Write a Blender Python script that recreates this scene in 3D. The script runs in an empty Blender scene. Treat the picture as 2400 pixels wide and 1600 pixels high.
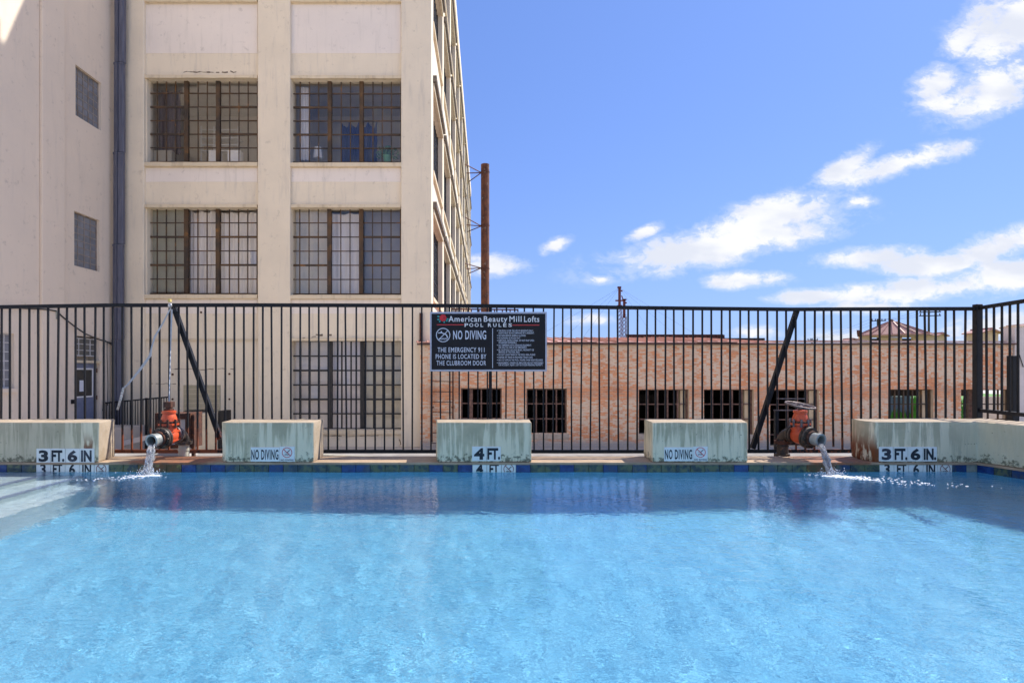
import bpy, bmesh, math, random
import numpy as np
from mathutils import Vector, Matrix
SC = bpy.context.scene
COL = SC.collection
RND = random.Random(7)
R = math.radians

# ------------------------------------------------------------------ camera, sky, sun, exposure
F, VX, VY, ZC = 1300.0, 1138.0, 868.0, 1.06
cam = bpy.data.cameras.new('camera')
cam.sensor_width = 36; cam.lens = 36 * F / 2400
cam.shift_x = (1200 - VX) / 2400; cam.shift_y = (VY - 800) / 2400
cam.clip_start = 0.05; cam.clip_end = 5000
CAM = bpy.data.objects.new('camera', cam); COL.objects.link(CAM)
CAM.location = (0, 0, ZC); CAM.rotation_euler = (R(90), 0, 0)
SC.camera = CAM

SUN = Vector((1.9, 1.0, 2.55)).normalized()
sun = bpy.data.lights.new('sun', 'SUN'); sun.energy = 2.6; sun.angle = R(0.53); sun.color = (1.0, 0.95, 0.87)
SUNO = bpy.data.objects.new('sun', sun); COL.objects.link(SUNO)
SUNO.location = (20, 10, 40); SUNO.rotation_euler = SUN.to_track_quat('Z', 'Y').to_euler()
sun.cycles.is_caustics_light = True

SC.view_settings.view_transform = 'Standard'; SC.view_settings.look = 'None'
SC.view_settings.gamma = 1.0; SC.view_settings.use_curve_mapping = False
SC.view_settings.exposure = 1.38
SC.render.engine = 'CYCLES'
SC.cycles.use_denoising = True
SC.cycles.max_bounces = 10; SC.cycles.diffuse_bounces = 4; SC.cycles.glossy_bounces = 4
SC.cycles.transmission_bounces = 8; SC.cycles.transparent_max_bounces = 16
SC.cycles.caustics_refractive = True; SC.cycles.caustics_reflective = False
SC.cycles.sample_clamp_indirect = 4.0

# clouds in view, as direction tangents: photo px centre, half sizes, tilt, weight
CLOUDS = [(2385, 50, 170, 80, 28, 1.0), (2260, 95, 70, 30, 40, .7), (2330, 210, 150, 52, 24, 1.0), (2195, 195, 62, 40, 30, .8), (2215, 240, 80, 25, 5, .7),
          (2110, 385, 165, 26, 15, .85), (1975, 395, 85, 24, 32, .8), (1690, 575, 300, 42, 11, 1.0), (1830, 500, 170, 42, 14, 1.0), (1600, 600, 210, 30, 4, .95),
          (1740, 545, 170, 50, 16, 1.0), (1870, 555, 60, 18, 20, .55), (1300, 575, 38, 14, 25, .7), (2005, 474, 45, 14, 5, .75), (1745, 656, 100, 20, 2, .95),
          (2035, 605, 130, 24, 4, .9), (2170, 620, 150, 26, 0, .95), (2370, 645, 170, 42, 7, 1.0), (2350, 575, 150, 34, 16, .9), (1890, 694, 90, 16, 2, .85),
          (2100, 685, 160, 28, 4, .95), (2260, 672, 120, 20, 4, .85), (2030, 722, 130, 13, 3, .7), (1160, 622, 75, 24, 0, .9), (1410, 655, 40, 10, 0, .6),
          (1510, 545, 42, 11, 25, .6), (1390, 748, 60, 10, 3, .6), (2360, 760, 130, 34, 8, .7), (1980, 790, 90, 18, 0, .7), (1760, 780, 60, 14, 0, .6)]
W = bpy.data.worlds.new('World'); SC.world = W; W.use_nodes = True
NT = W.node_tree; N = NT.nodes; LK = NT.links

class G:
    """tiny node helper"""
    def __init__(s, nt): s.n = nt.nodes; s.l = nt.links
    def put(s, sock, v):
        if isinstance(v, bpy.types.NodeSocket): s.l.new(v, sock)
        elif v is not None:
            try: sock.default_value = v
            except Exception: sock.default_value = (v, v, v) if not isinstance(v, (tuple, list)) else tuple(v) + (1,)
    def math(s, op, a, b=None, c=None, clamp=False):
        m = s.n.new('ShaderNodeMath'); m.operation = op; m.use_clamp = clamp
        for i, v in enumerate((a, b, c)):
            if v is not None: s.put(m.inputs[i], v)
        return m.outputs[0]
    def vmath(s, op, a, b=None):
        m = s.n.new('ShaderNodeVectorMath'); m.operation = op
        s.put(m.inputs[0], a)
        if b is not None: s.put(m.inputs[1], b)
        return m.outputs['Value'] if op in ('LENGTH', 'DOT_PRODUCT') else m.outputs[0]
    def mix(s, f, a, b, mode='MIX'):
        m = s.n.new('ShaderNodeMix'); m.data_type = 'RGBA'; m.blend_type = mode
        s.put(m.inputs[0], f)
        for i, v in ((6, a), (7, b)):
            if isinstance(v, bpy.types.NodeSocket): s.l.new(v, m.inputs[i])
            else: m.inputs[i].default_value = tuple(v)[:3] + (1,)
        return m.outputs[2]
    def noise(s, vec, scale, detail=4, rough=.55, dist=0):
        m = s.n.new('ShaderNodeTexNoise'); s.put(m.inputs['Vector'], vec)
        m.inputs['Scale'].default_value = scale; m.inputs['Detail'].default_value = detail
        m.inputs['Roughness'].default_value = rough; m.inputs['Distortion'].default_value = dist
        return m.outputs[0]
    def ramp(s, f, lo, hi):
        m = s.n.new('ShaderNodeMapRange'); m.interpolation_type = 'SMOOTHSTEP'
        s.put(m.inputs[0], f); s.put(m.inputs[1], lo); s.put(m.inputs[2], hi)
        return m.outputs[0]
    def xyz(s, v):
        m = s.n.new('ShaderNodeSeparateXYZ'); s.put(m.inputs[0], v); return m.outputs
    def comb(s, x, y, z):
        m = s.n.new('ShaderNodeCombineXYZ')
        for i, v in enumerate((x, y, z)): s.put(m.inputs[i], v)
        return m.outputs[0]

g = G(NT)
sky = N.new('ShaderNodeTexSky'); sky.sky_type = 'NISHITA'; sky.sun_disc = False
sky.sun_elevation = math.asin(SUN.z); sky.sun_rotation = math.atan2(SUN.x, SUN.y)
sky.air_density = 1.0; sky.dust_density = 0.4; sky.ozone_density = 2.0
tc = N.new('ShaderNodeTexCoord').outputs['Generated']
x, y, z = g.xyz(tc)
yy = g.math('MAXIMUM', g.math('ABSOLUTE', y), 0.12)
uv = g.comb(g.math('DIVIDE', x, yy), g.math('DIVIDE', z, yy), 0.0)
d = None
for (px, py, a, b, ang, w) in CLOUDS:
    mp = N.new('ShaderNodeMapping'); mp.vector_type = 'TEXTURE'
    LK.new(uv, mp.inputs[0])
    mp.inputs[1].default_value = ((px - VX) / F, (VY - py) / F, 0)
    mp.inputs[2].default_value = (0, 0, R(ang)); mp.inputs[3].default_value = (a / F, b * 1.12 / F, 1)
    v = g.math('MULTIPLY_ADD', g.vmath('LENGTH', mp.outputs[0]), -w, w)
    d = v if d is None else g.math('MAXIMUM', d, v)
d = g.math('MULTIPLY', g.math('MAXIMUM', d, -0.6), g.math('GREATER_THAN', y, 0.0))
uvs = g.vmath('MULTIPLY', uv, (1.0, 1.7, 1.0))
nz = g.math('MULTIPLY_ADD', g.math('SUBTRACT', g.noise(uvs, 38, 6, .65, .6), .5), .55, g.noise(uvs, 11, 7, .6, .35))
nfar = g.noise(g.vmath('MULTIPLY', tc, (1, 1, 2.2)), 3.0, 6, .6)
back = g.math('MULTIPLY', g.ramp(nfar, .56, .72), g.math('LESS_THAN', y, 0.0))
dens = g.math('MULTIPLY_ADD', g.math('SUBTRACT', nz, .5), 1.9, d)
cov = g.math('MAXIMUM', g.ramp(dens, -.06, .55), g.math('MULTIPLY', g.ramp(dens, -.34, .2), .28))
cov = g.math('MAXIMUM', g.math('MULTIPLY', cov, g.ramp(d, -.5, .0)), back)
sh_ = g.noise(g.vmath('MULTIPLY', g.vmath('ADD', uv, (.03, .012, 0)), (1., 2.4, 1.)), 7, 4, .5)
shade = g.math('MAXIMUM', g.ramp(sh_, .36, .62), g.ramp(dens, .5, .15))
ccol = g.mix(shade, (3.7, 3.85, 4.25), (4.7, 4.7, 4.75))
sr, sg_, sb_ = g.xyz(sky.outputs[0])      # flatter, bluer sky: one power curve over the whole dome
skyc = g.comb(g.math('MULTIPLY', g.math('POWER', sr, .55), .70), g.math('MULTIPLY', g.math('POWER', sg_, .55), .99), g.math('MULTIPLY', g.math('POWER', sb_, .55), 1.78))
skyc = g.mix(g.math('MULTIPLY', g.math('POWER', g.math('SUBTRACT', 1.0, g.math('ABSOLUTE', z), clamp=True), 7.0), .6), skyc, (1.75, 2.35, 3.7))   # paler toward the horizon
final = g.mix(g.math('MULTIPLY', cov, .95), skyc, ccol)
LK.new(final, N['Background'].inputs[0]); N['Background'].inputs[1].default_value = 0.085
W.cycles.sampling_method = 'AUTOMATIC'

# ------------------------------------------------------------------ geometry helpers
def sY(Y): return F / Y
def X(px, s): return (px - VX) / s
def Z(py, s): return ZC - (py - VY) / s
WL = {}
def wl(o): return WL.get(o.name, Vector((0, 0, 0))) if o is not None else Vector((0, 0, 0))
def tag(o, label=None, cat=None, group=None, kind=None):
    if label: o['label'] = label
    if cat: o['category'] = cat
    if group: o['group'] = group
    if kind: o['kind'] = kind
    return o
def thing(name, loc, label, cat, group=None):
    o = bpy.data.objects.new(name, None); COL.objects.link(o); o.location = loc; o.empty_display_size = .1
    WL[o.name] = Vector(loc)
    return tag(o, label, cat, group)
def link(name, me, loc, parent=None, rot=None, scale=None):
    o = bpy.data.objects.new(name, me); COL.objects.link(o)
    loc = Vector(loc); WL[o.name] = loc
    if parent is not None: o.parent = parent
    o.location = loc - wl(parent)
    if rot: o.rotation_euler = rot
    if scale: o.scale = scale
    return o

BOXF = [(0, 3, 2, 1), (4, 5, 6, 7), (0, 1, 5, 4), (1, 2, 6, 5), (2, 3, 7, 6), (3, 0, 4, 7)]
class MB:
    def __init__(s): s.v = []; s.f = []
    def add(s, vs, fs):
        k = len(s.v); s.v += [tuple(p) for p in vs]; s.f += [tuple(i + k for i in f) for f in fs]; return s
    def box(s, x0, x1, y0, y1, z0, z1):
        return s.add([(x0, y0, z0), (x1, y0, z0), (x1, y1, z0), (x0, y1, z0), (x0, y0, z1), (x1, y0, z1), (x1, y1, z1), (x0, y1, z1)], BOXF)
    def boxm(s, m, u0, u1, v0, v1, d0, d1):
        return s.add([m(*p) for p in ((u0, v0, d0), (u1, v0, d0), (u1, v1, d0), (u0, v1, d0), (u0, v0, d1), (u1, v0, d1), (u1, v1, d1), (u0, v1, d1))], BOXF)
    def bar(s, p, q, w, h=None, up=(0, 0, 1)):
        h = h or w; p = Vector(p); q = Vector(q); t = (q - p).normalized()
        a = t.cross(Vector(up))
        if a.length < 1e-4: a = t.cross(Vector((1, 0, 0)))
        a.normalize(); b = t.cross(a).normalized(); a *= w / 2; b *= h / 2
        return s.add([p - a - b, p + a - b, p + a + b, p - a + b, q - a - b, q + a - b, q + a + b, q - a + b], BOXF)
    def tube(s, pts, r, n=8, closed=False):
        pts = [Vector(p) for p in pts]; m = len(pts); rs = r if isinstance(r, (list, tuple)) else [r] * m
        rings = []; ref = None
        for i, p in enumerate(pts):
            t = (pts[(i + 1) % m if closed else min(i + 1, m - 1)] - pts[(i - 1) if (closed or i > 0) else 0])
            t.normalize()
            if ref is None: ref = Vector((0, 0, 1)) if abs(t.z) < .9 else Vector((1, 0, 0))
            a = t.cross(ref).normalized(); b = a.cross(t).normalized(); ref = b
            rings.append([p + (a * math.cos(2 * math.pi * k / n) + b * math.sin(2 * math.pi * k / n)) * rs[i] for k in range(n)])
        vs = [q for ring in rings for q in ring]; fs = []
        for i in range(m if closed else m - 1):
            j = (i + 1) % m
            for k in range(n): fs.append((i * n + k, i * n + (k + 1) % n, j * n + (k + 1) % n, j * n + k))
        if not closed: fs += [tuple(range(n)), tuple((m - 1) * n + k for k in reversed(range(n)))]
        return s.add(vs, fs)
    def lathe(s, o, dr, prof, n=20, cap=True):
        o = Vector(o); dr = Vector(dr).normalized()
        a = dr.cross(Vector((0, 0, 1)) if abs(dr.z) < .9 else Vector((1, 0, 0))).normalized(); b = a.cross(dr)
        vs = []; fs = []; m = len(prof)
        for (t, r) in prof:
            for k in range(n):
                an = 2 * math.pi * k / n; vs.append(o + dr * t + (a * math.cos(an) + b * math.sin(an)) * r)
        for i in range(m - 1):
            for k in range(n): fs.append((i * n + k, i * n + (k + 1) % n, (i + 1) * n + (k + 1) % n, (i + 1) * n + k))
        if cap: fs += [tuple(range(n)), tuple((m - 1) * n + k for k in reversed(range(n)))]
        return s.add(vs, fs)
    def prism(s, poly, z0, z1):
        n = len(poly)
        return s.add([(p[0], p[1], z0) for p in poly] + [(p[0], p[1], z1) for p in poly],
                     [tuple(reversed(range(n))), tuple(range(n, 2 * n))] + [(i, (i + 1) % n, n + (i + 1) % n, n + i) for i in range(n)])
    def xprism(s, poly, y0, y1):   # polygon in x,z extruded along y
        n = len(poly)
        return s.add([(p[0], y0, p[1]) for p in poly] + [(p[0], y1, p[1]) for p in poly],
                     [tuple(range(n)), tuple(reversed(range(n, 2 * n)))] + [(i, (i + 1) % n, n + (i + 1) % n, n + i) for i in range(n)])
    def ball(s, c, r, sc=(1, 1, 1), n=8, m=5):
        c = Vector(c); vs = [c + Vector((0, 0, r * sc[2]))]; fs = []
        for i in range(1, m):
            t = math.pi * i / m
            for k in range(n):
                a = 2 * math.pi * k / n
                vs.append(c + Vector((r * sc[0] * math.sin(t) * math.cos(a), r * sc[1] * math.sin(t) * math.sin(a), r * sc[2] * math.cos(t))))
        vs.append(c - Vector((0, 0, r * sc[2]))); L = len(vs) - 1
        for k in range(n):
            fs.append((0, 1 + k, 1 + (k + 1) % n)); fs.append((L, L - n + (k + 1) % n, L - n + k))
            for i in range(m - 2): fs.append((1 + i * n + k, 1 + (i + 1) * n + k, 1 + (i + 1) * n + (k + 1) % n, 1 + i * n + (k + 1) % n))
        return s.add(vs, fs)
    def mesh(s, name, mat=None, smooth=None, bevel=0, seg=2, fix=True, origin=None, subdiv=0, jit=0):
        me = bpy.data.meshes.new(name)
        me.from_pydata([tuple(v) for v in s.v], [], s.f)
        if fix or bevel or subdiv:
            bm = bmesh.new(); bm.from_mesh(me)
            if fix: bmesh.ops.recalc_face_normals(bm, faces=bm.faces)
            if subdiv:
                for _ in range(8):
                    es = [e for e in bm.edges if e.calc_length() > subdiv]
                    if not es: break
                    bmesh.ops.subdivide_edges(bm, edges=es, cuts=1, use_grid_fill=True)
            if jit:
                rr = random.Random(3)
                from mathutils import noise
                for v in bm.verts: v.co += Vector(noise.noise_vector(v.co * 6)) * jit + Vector(noise.noise_vector(v.co * 25)) * jit * .4
            if bevel:
                es = [e for e in bm.edges if len(e.link_faces) == 2 and e.calc_face_angle(0) > R(35)]
                bmesh.ops.bevel(bm, geom=es, offset=bevel, segments=seg, affect='EDGES', profile=.6)
            bm.to_mesh(me); bm.free()
        if origin is None:
            co = np.empty(len(me.vertices) * 3, 'f'); me.vertices.foreach_get('co', co); co = co.reshape(-1, 3)
            lo, hi = co.min(0), co.max(0); origin = Vector(((lo[0] + hi[0]) / 2, (lo[1] + hi[1]) / 2, float(lo[2])))
        else: origin = Vector(origin)
        me.transform(Matrix.Translation(-origin))
        if smooth:
            me.shade_smooth(); me.set_sharp_from_angle(angle=R(smooth))
        if mat: me.materials.append(mat)
        return me, origin
    def build(s, name, mat, parent=None, **k):
        me, o = s.mesh(name, mat, **k)
        return link(name, me, o, parent)

def caust(o): o.cycles.is_caustics_receiver = True; return o

# ------------------------------------------------------------------ materials
def new_mat(name):
    m = bpy.data.materials.new(name); m.use_nodes = True
    return m, G(m.node_tree), m.node_tree.nodes['Principled BSDF']
def pos(g): return g.n.new('ShaderNodeNewGeometry').outputs['Position']
def bump(g, b, h, strength, dist=.01):
    n = g.n.new('ShaderNodeBump'); n.inputs['Strength'].default_value = strength; n.inputs['Distance'].default_value = dist
    g.l.new(h, n.inputs['Height']); g.l.new(n.outputs[0], b.inputs['Normal'])
def M(name, c1, c2=None, scale=3, rough=.7, bmp=0, bs=40, metal=0, st=(1, 1, 1), lo=.35, hi=.65, spec=.5, c3=None, s3=20, obj=0, bd=.01):
    m, g, b = new_mat(name); p = pos(g)
    b.inputs['Roughness'].default_value = rough; b.inputs['Metallic'].default_value = metal; b.inputs['Specular IOR Level'].default_value = spec
    col = None
    if c2:
        col = g.mix(g.ramp(g.noise(g.vmath('MULTIPLY', p, st), scale, 6, .6), lo, hi), c1, c2)
        if c3: col = g.mix(g.ramp(g.noise(p, s3, 5, .65), .58, .7), col, c3)
    if obj:
        r = g.n.new('ShaderNodeObjectInfo').outputs['Random']
        col = g.mix(g.math('MULTIPLY', r, obj), col if col else c1, (0, 0, 0))
    if col: g.put(b.inputs['Base Color'], col)
    else: b.inputs['Base Color'].default_value = tuple(c1) + (1,)
    if bmp: bump(g, b, g.noise(p, bs, 5, .6), bmp, bd)
    return m

def facade_mat(name, base, alt, stain):
    m, g, b = new_mat(name); p = pos(g)
    col = g.mix(g.ramp(g.noise(p, .9, 6, .6), .3, .7), base, alt)
    col = g.mix(g.math('MULTIPLY', g.ramp(g.noise(g.vmath('MULTIPLY', p, (3., 3., .35)), 1.6, 6, .65), .5, .75), .6), col, stain)
    col = g.mix(g.math('MULTIPLY', g.ramp(g.noise(p, 4.0, 8, .7), .57, .70), .6), col, tuple(c * .66 for c in base))
    g.put(b.inputs['Base Color'], col); b.inputs['Roughness'].default_value = .85; b.inputs['Specular IOR Level'].default_value = .25
    bump(g, b, g.noise(p, 9, 8, .7), .35, .02)
    return m
m_fac = facade_mat('facade_paint', (.81, .71, .55), (.75, .66, .515), (.56, .505, .425))
m_panel = facade_mat('panel_paint', (.82, .74, .655), (.78, .705, .63), (.62, .565, .495))
m_cream = facade_mat('cream_paint', (.72, .61, .44), (.65, .55, .39), (.38, .30, .20))
m_annex = facade_mat('annex_paint', (.81, .685, .545), (.77, .655, .525), (.68, .585, .48))
m_hood = M('hood_shade', (.10, .085, .07), (.18, .15, .12), 6)  # dark brown carries the shade of the slab's underside
m_slate = M('slate_pipe_paint', (.085, .09, .125), (.125, .13, .17), 3, .55, st=(4, 4, .4), spec=.4)
m_muntin = M('rusty_muntin', (.045, .033, .024), (.105, .058, .026), 2.2, .8, c3=(.26, .12, .03), s3=1.7)
m_muntin_dk = M('black_muntin', (.010, .011, .013), (.022, .02, .018), 5, .6)
m_muntin_wh = M('white_muntin', (.55, .55, .56), (.45, .44, .43), 5, .6)
m_brown_bar = M('brown_bar', (.20, .11, .08), (.09, .05, .04), 8, .8)
m_dark = M('dark_interior', (.035, .03, .028), (.055, .045, .04), 2, .9)  # near-black: the shade indoors is put into the wall colour
m_room = M('room_plaster', (.70, .65, .58), (.62, .57, .51), 1.5, .9)
m_white = M('white_paint', (.78, .78, .78), (.70, .70, .69), 5, .6)
m_black = M('black_fence_paint', (.010, .011, .014), (.016, .016, .018), 9, .5, spec=.22)
m_concrete_ledge = M('pale_concrete', (.50, .42, .33), (.40, .33, .26), 7, .85, bmp=.4, bs=60, bd=.005)
m_slab = M('dull_slab', (.30, .28, .26), (.22, .20, .18), 3, .9, bmp=.3, bs=40)
m_pave = M('pale_pavement', (.56, .50, .43), (.50, .445, .38), .6, .9, bmp=.2, bs=20)
m_plaster = M('pool_plaster', (.21, .545, .745), (.155, .465, .675), 5.5, .8, c3=(.30, .63, .80), s3=19)
m_steps = M('step_plaster', (.66, .74, .74), (.58, .68, .70), 3, .8)
m_nosing = M('nosing_tile', (.24, .28, .42), (.32, .36, .48), 30, .4)
m_grout = M('grout', (.30, .31, .26), (.22, .24, .2), 30, .8)
m_alum = M('aluminium', (.42, .46, .55), (.36, .40, .48), 20, .35, metal=.6)
m_signpanel = M('sign_panel', (.006, .008, .013), (.011, .012, .014), 3, .3, spec=.22)
m_letter = M('sign_lettering', (.62, .66, .74))
m_letter_w = M('sign_title', (.80, .80, .80))
m_red = M('sign_red', (.60, .05, .05))
m_dred = M('rose_red', (.70, .03, .04)); m_dred2 = M('rose_shade', (.42, .012, .02)); m_teal = M('leaf_teal', (.03, .33, .31))
m_tilewhite = M('marker_tile', (.82, .82, .77), (.76, .76, .69), 8, .25)
m_ink = M('marker_ink', (.014, .02, .028)); m_ink_faded = M('marker_ink_faded', (.055, .062, .08), (.02, .022, .03), 14)
m_orange = M('orange_valve_paint', (.74, .105, .028), (.58, .07, .02), 9, .42, c3=(.30, .05, .02), s3=13, bmp=.3, bs=70, bd=.004)
m_rust = M('rust', (.11, .038, .018), (.045, .022, .016), 14, .85, c3=(.24, .085, .03), s3=30, bmp=.5, bs=80, bd=.004)
m_iron = M('dark_iron', (.028, .022, .018), (.07, .045, .03), 18, .5, c3=(.22, .10, .04), s3=22, bmp=.4, bs=70, bd=.004)
m_galv = M('galvanised_pipe', (.30, .32, .31), (.42, .44, .40), 20, .4, metal=.35, c3=(.22, .22, .10), s3=25)
m_wheel = M('wheel_metal', (.20, .16, .155), (.10, .065, .055), 22, .5, metal=.3)
m_pvc = M('pvc_collar', (.55, .52, .42), (.48, .44, .34), 20, .5)
m_rustpipe = M('rusty_stack', (.20, .075, .04), (.09, .035, .025), 2.6, .9, st=(1, 1, .5), c3=(.26, .22, .19), s3=2.2)
m_roof = M('faded_red_roof', (.62, .34, .27), (.54, .28, .215), 1.6, .5, c3=(.66, .46, .38), s3=2, obj=.22)
m_roofglare = M('roof_glare', (.62, .52, .52), (.50, .36, .33), 1.2, .4, obj=.25)  # pale tone: glare on the metal put into the roof colour
m_rustcorr = M('rust_corrugated', (.16, .05, .035), (.07, .028, .02), 4, .85, c3=(.30, .13, .08), s3=5)
m_fascia = M('brown_fascia', (.13, .06, .045), (.08, .04, .03), 5)
m_tan = M('tan_render', (.70, .55, .35), (.62, .48, .31), 2, .9)
m_greywall = M('grey_render', (.64, .58, .54), (.57, .52, .48), 2, .9)
m_door = M('blue_door', (.17, .20, .30), (.14, .165, .25), 3, .5)
m_cabinet = M('beige_cabinet', (.46, .41, .32), (.40, .36, .28), 4, .5)
m_paper = M('paper', (.66, .70, .78))
m_strap = M('grey_strap', (.40, .42, .45), (.50, .52, .54), 30, .6)
m_foil = M('strap_foil', (.62, .62, .62), (.28, .28, .28), 60, .3, metal=.5)
m_yellow = M('yellow_tape', (.70, .52, .16))
m_curtain = M('white_curtain', (.80, .76, .74), (.70, .66, .63), 3, .9, st=(3, 3, .2))
m_blind = M('grey_green_blind', (.40, .40, .31), (.34, .34, .27), 2, .9)
m_purple = M('purple_curtain', (.11, .085, .10), (.07, .055, .07), 4, .9, st=(6, 6, .3))
m_bluecloth = M('blue_curtain', (.022, .035, .14), (.012, .02, .08), 5, .9, st=(5, 5, .3))
m_pot = M('green_pot', (.12, .32, .17)); m_leaf = M('house_leaf', (.02, .09, .035), (.05, .16, .06), 9, .5)
m_wood = M('tan_wood', (.45, .30, .16))
m_grass = M('grass_green', (.06, .19, .012), (.10, .26, .02), 1.5, .8)
m_bluehouse = M('blue_grey_siding', (.16, .18, .24), (.12, .14, .19), 2)
m_pole = M('pole_timber', (.05, .04, .035), (.08, .06, .05), 4)
m_mast = M('mast_red', (.16, .025, .025), (.10, .02, .02), 6)
m_mastw = M('mast_white', (.5, .45, .45))
m_wire = M('dark_wire', (.02, .02, .02))

def fence_black():   # black paint, rust bleeding through near the ground beside the valves
    m, g, b = new_mat('weathered_fence_paint'); p = pos(g); xx, yy_, zz = g.xyz(p)
    nz_ = g.noise(g.vmath('MULTIPLY', p, (1, 1, .5)), 26, 5, .65)
    near = g.math('ADD', g.ramp(xx, -2.9, -3.4), g.math('MULTIPLY', g.ramp(xx, 3.2, 3.6), .75))
    low = g.ramp(zz, .62, .2)
    k = g.ramp(g.math('ADD', g.math('MULTIPLY', g.math('MULTIPLY', near, low), .6), nz_), .88, 1.1)
    col = g.mix(g.ramp(nz_, .35, .65), (.009, .010, .013), (.017, .017, .018))
    g.put(b.inputs['Base Color'], g.mix(k, col, (.22, .06, .025))); b.inputs['Roughness'].default_value = .5; b.inputs['Specular IOR Level'].default_value = .22
    return m
m_fence = fence_black()

def algae():
    m, g, b = new_mat('streaked_concrete'); p = pos(g); xx, yy_, zz = g.xyz(p)
    along = g.comb(g.math('ADD', xx, g.math('MULTIPLY', yy_, .83)), 0.0, 0.0)
    st1 = g.noise(g.vmath('ADD', g.vmath('MULTIPLY', along, (19, 0, 0)), g.comb(0, 0, g.math('MULTIPLY', zz, .9))), 1.0, 5, .7)
    st2 = g.noise(g.vmath('ADD', g.vmath('MULTIPLY', along, (4.5, 0, 0)), g.comb(0, 0, g.math('MULTIPLY', zz, 1.5))), 1.0, 4, .6)
    up = g.ramp(zz, .12, .52)
    wash = g.ramp(g.math('SUBTRACT', g.math('MULTIPLY_ADD', st1, 1.05, g.math('MULTIPLY', st2, .4)), g.math('MULTIPLY', up, .13)), .57, .72)
    moss = g.mix(g.ramp(g.noise(p, 5, 5, .6), .35, .65), (.55, .48, .31), (.43, .385, .25))
    col = g.mix(wash, moss, (.80, .70, .48))
    right = g.ramp(xx, 4.6, 5.3)
    col = g.mix(g.math('MULTIPLY', right, .75), col, g.mix(g.ramp(st1, .35, .65), (.60, .56, .40), (.48, .44, .29)))
    left = g.ramp(xx, -4.2, -4.6)
    col = g.mix(g.math('MULTIPLY', left, .55), col, g.mix(g.ramp(st2, .35, .65), (.46, .41, .29), (.33, .29, .20)))
    dirt = g.math('MULTIPLY', g.ramp(g.math('SUBTRACT', g.noise(p, 22, 6, .7), g.math('MULTIPLY', g.ramp(zz, .10, .26), .22)), .44, .56), .8)
    col = g.mix(dirt, col, (.075, .075, .045))
    pock = g.ramp(g.noise(p, 30, 3, .5), .70, .76)
    col = g.mix(g.math('MULTIPLY', pock, .7), col, (.07, .07, .05))
    # rust bleeding at the block edges next to the valves
    rx = g.math('MAXIMUM', g.ramp(g.math('ABSOLUTE', g.math('SUBTRACT', xx, 4.12)), .12, .02), g.ramp(g.math('ABSOLUTE', g.math('SUBTRACT', xx, -4.2)), .09, .02))
    rk = g.ramp(g.math('ADD', g.math('MULTIPLY', rx, .35), g.noise(g.vmath('MULTIPLY', p, (9, 9, 2)), 2.2, 5, .6)), .74, .86)
    col = g.mix(g.math('MULTIPLY', rk, g.ramp(zz, .45, .2)), col, (.20, .06, .02))
    # bare concrete on top and on the cut sides
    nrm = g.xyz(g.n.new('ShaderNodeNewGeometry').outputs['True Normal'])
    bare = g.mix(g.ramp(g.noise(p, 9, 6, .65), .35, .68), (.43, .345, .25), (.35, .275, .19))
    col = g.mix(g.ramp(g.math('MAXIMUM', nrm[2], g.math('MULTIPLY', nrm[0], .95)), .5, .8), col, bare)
    g.put(b.inputs['Base Color'], col); b.inputs['Roughness'].default_value = .85; b.inputs['Specular IOR Level'].default_value = .3
    bump(g, b, g.noise(p, 45, 6, .7), .5, .006)
    return m
m_block = algae()

def deck_mat():
    m, g, b = new_mat('stained_coping'); p = pos(g); xx, yy_, zz = g.xyz(p)
    col = g.mix(g.ramp(g.noise(p, 5, 6, .6), .35, .65), (.44, .31, .195), (.33, .23, .145))
    for cx, w in ((-3.35, .75), (3.75, .55)):
        k = g.ramp(g.math('SUBTRACT', g.math('MULTIPLY_ADD', g.noise(p, 7, 4, .6), .7, .35), g.math('DIVIDE', g.math('ABSOLUTE', g.math('SUBTRACT', xx, cx)), w)), .0, .25)
        col = g.mix(g.math('MULTIPLY', k, .85), col, g.mix(g.ramp(g.noise(p, 12, 4, .6), .4, .6), (.30, .095, .035), (.17, .07, .035)))
    g.put(b.inputs['Base Color'], col); b.inputs['Roughness'].default_value = .75
    bump(g, b, g.noise(p, 60, 6, .7), .4, .004)
    return m
m_deck = deck_mat()

def tile_mat():
    m, g, b = new_mat('glazed_blue_tile'); p = pos(g)
    r = g.n.new('ShaderNodeObjectInfo').outputs['Random']
    nz_ = g.noise(p, 15, 5, .65); n2 = g.noise(p, 7, 3, .5)
    blue = g.mix(g.ramp(nz_, .35, .65), (.003, .018, .115), (.012, .055, .20))
    olive = g.mix(g.ramp(nz_, .4, .6), (.10, .125, .06), (.02, .04, .05))
    k = g.ramp(g.math('ADD', g.math('MULTIPLY', r, .75), g.math('MULTIPLY', n2, .7)), .42, .86)
    g.put(b.inputs['Base Color'], g.mix(k, blue, olive)); b.inputs['Roughness'].default_value = .15
    return m
m_tile = tile_mat()

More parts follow.
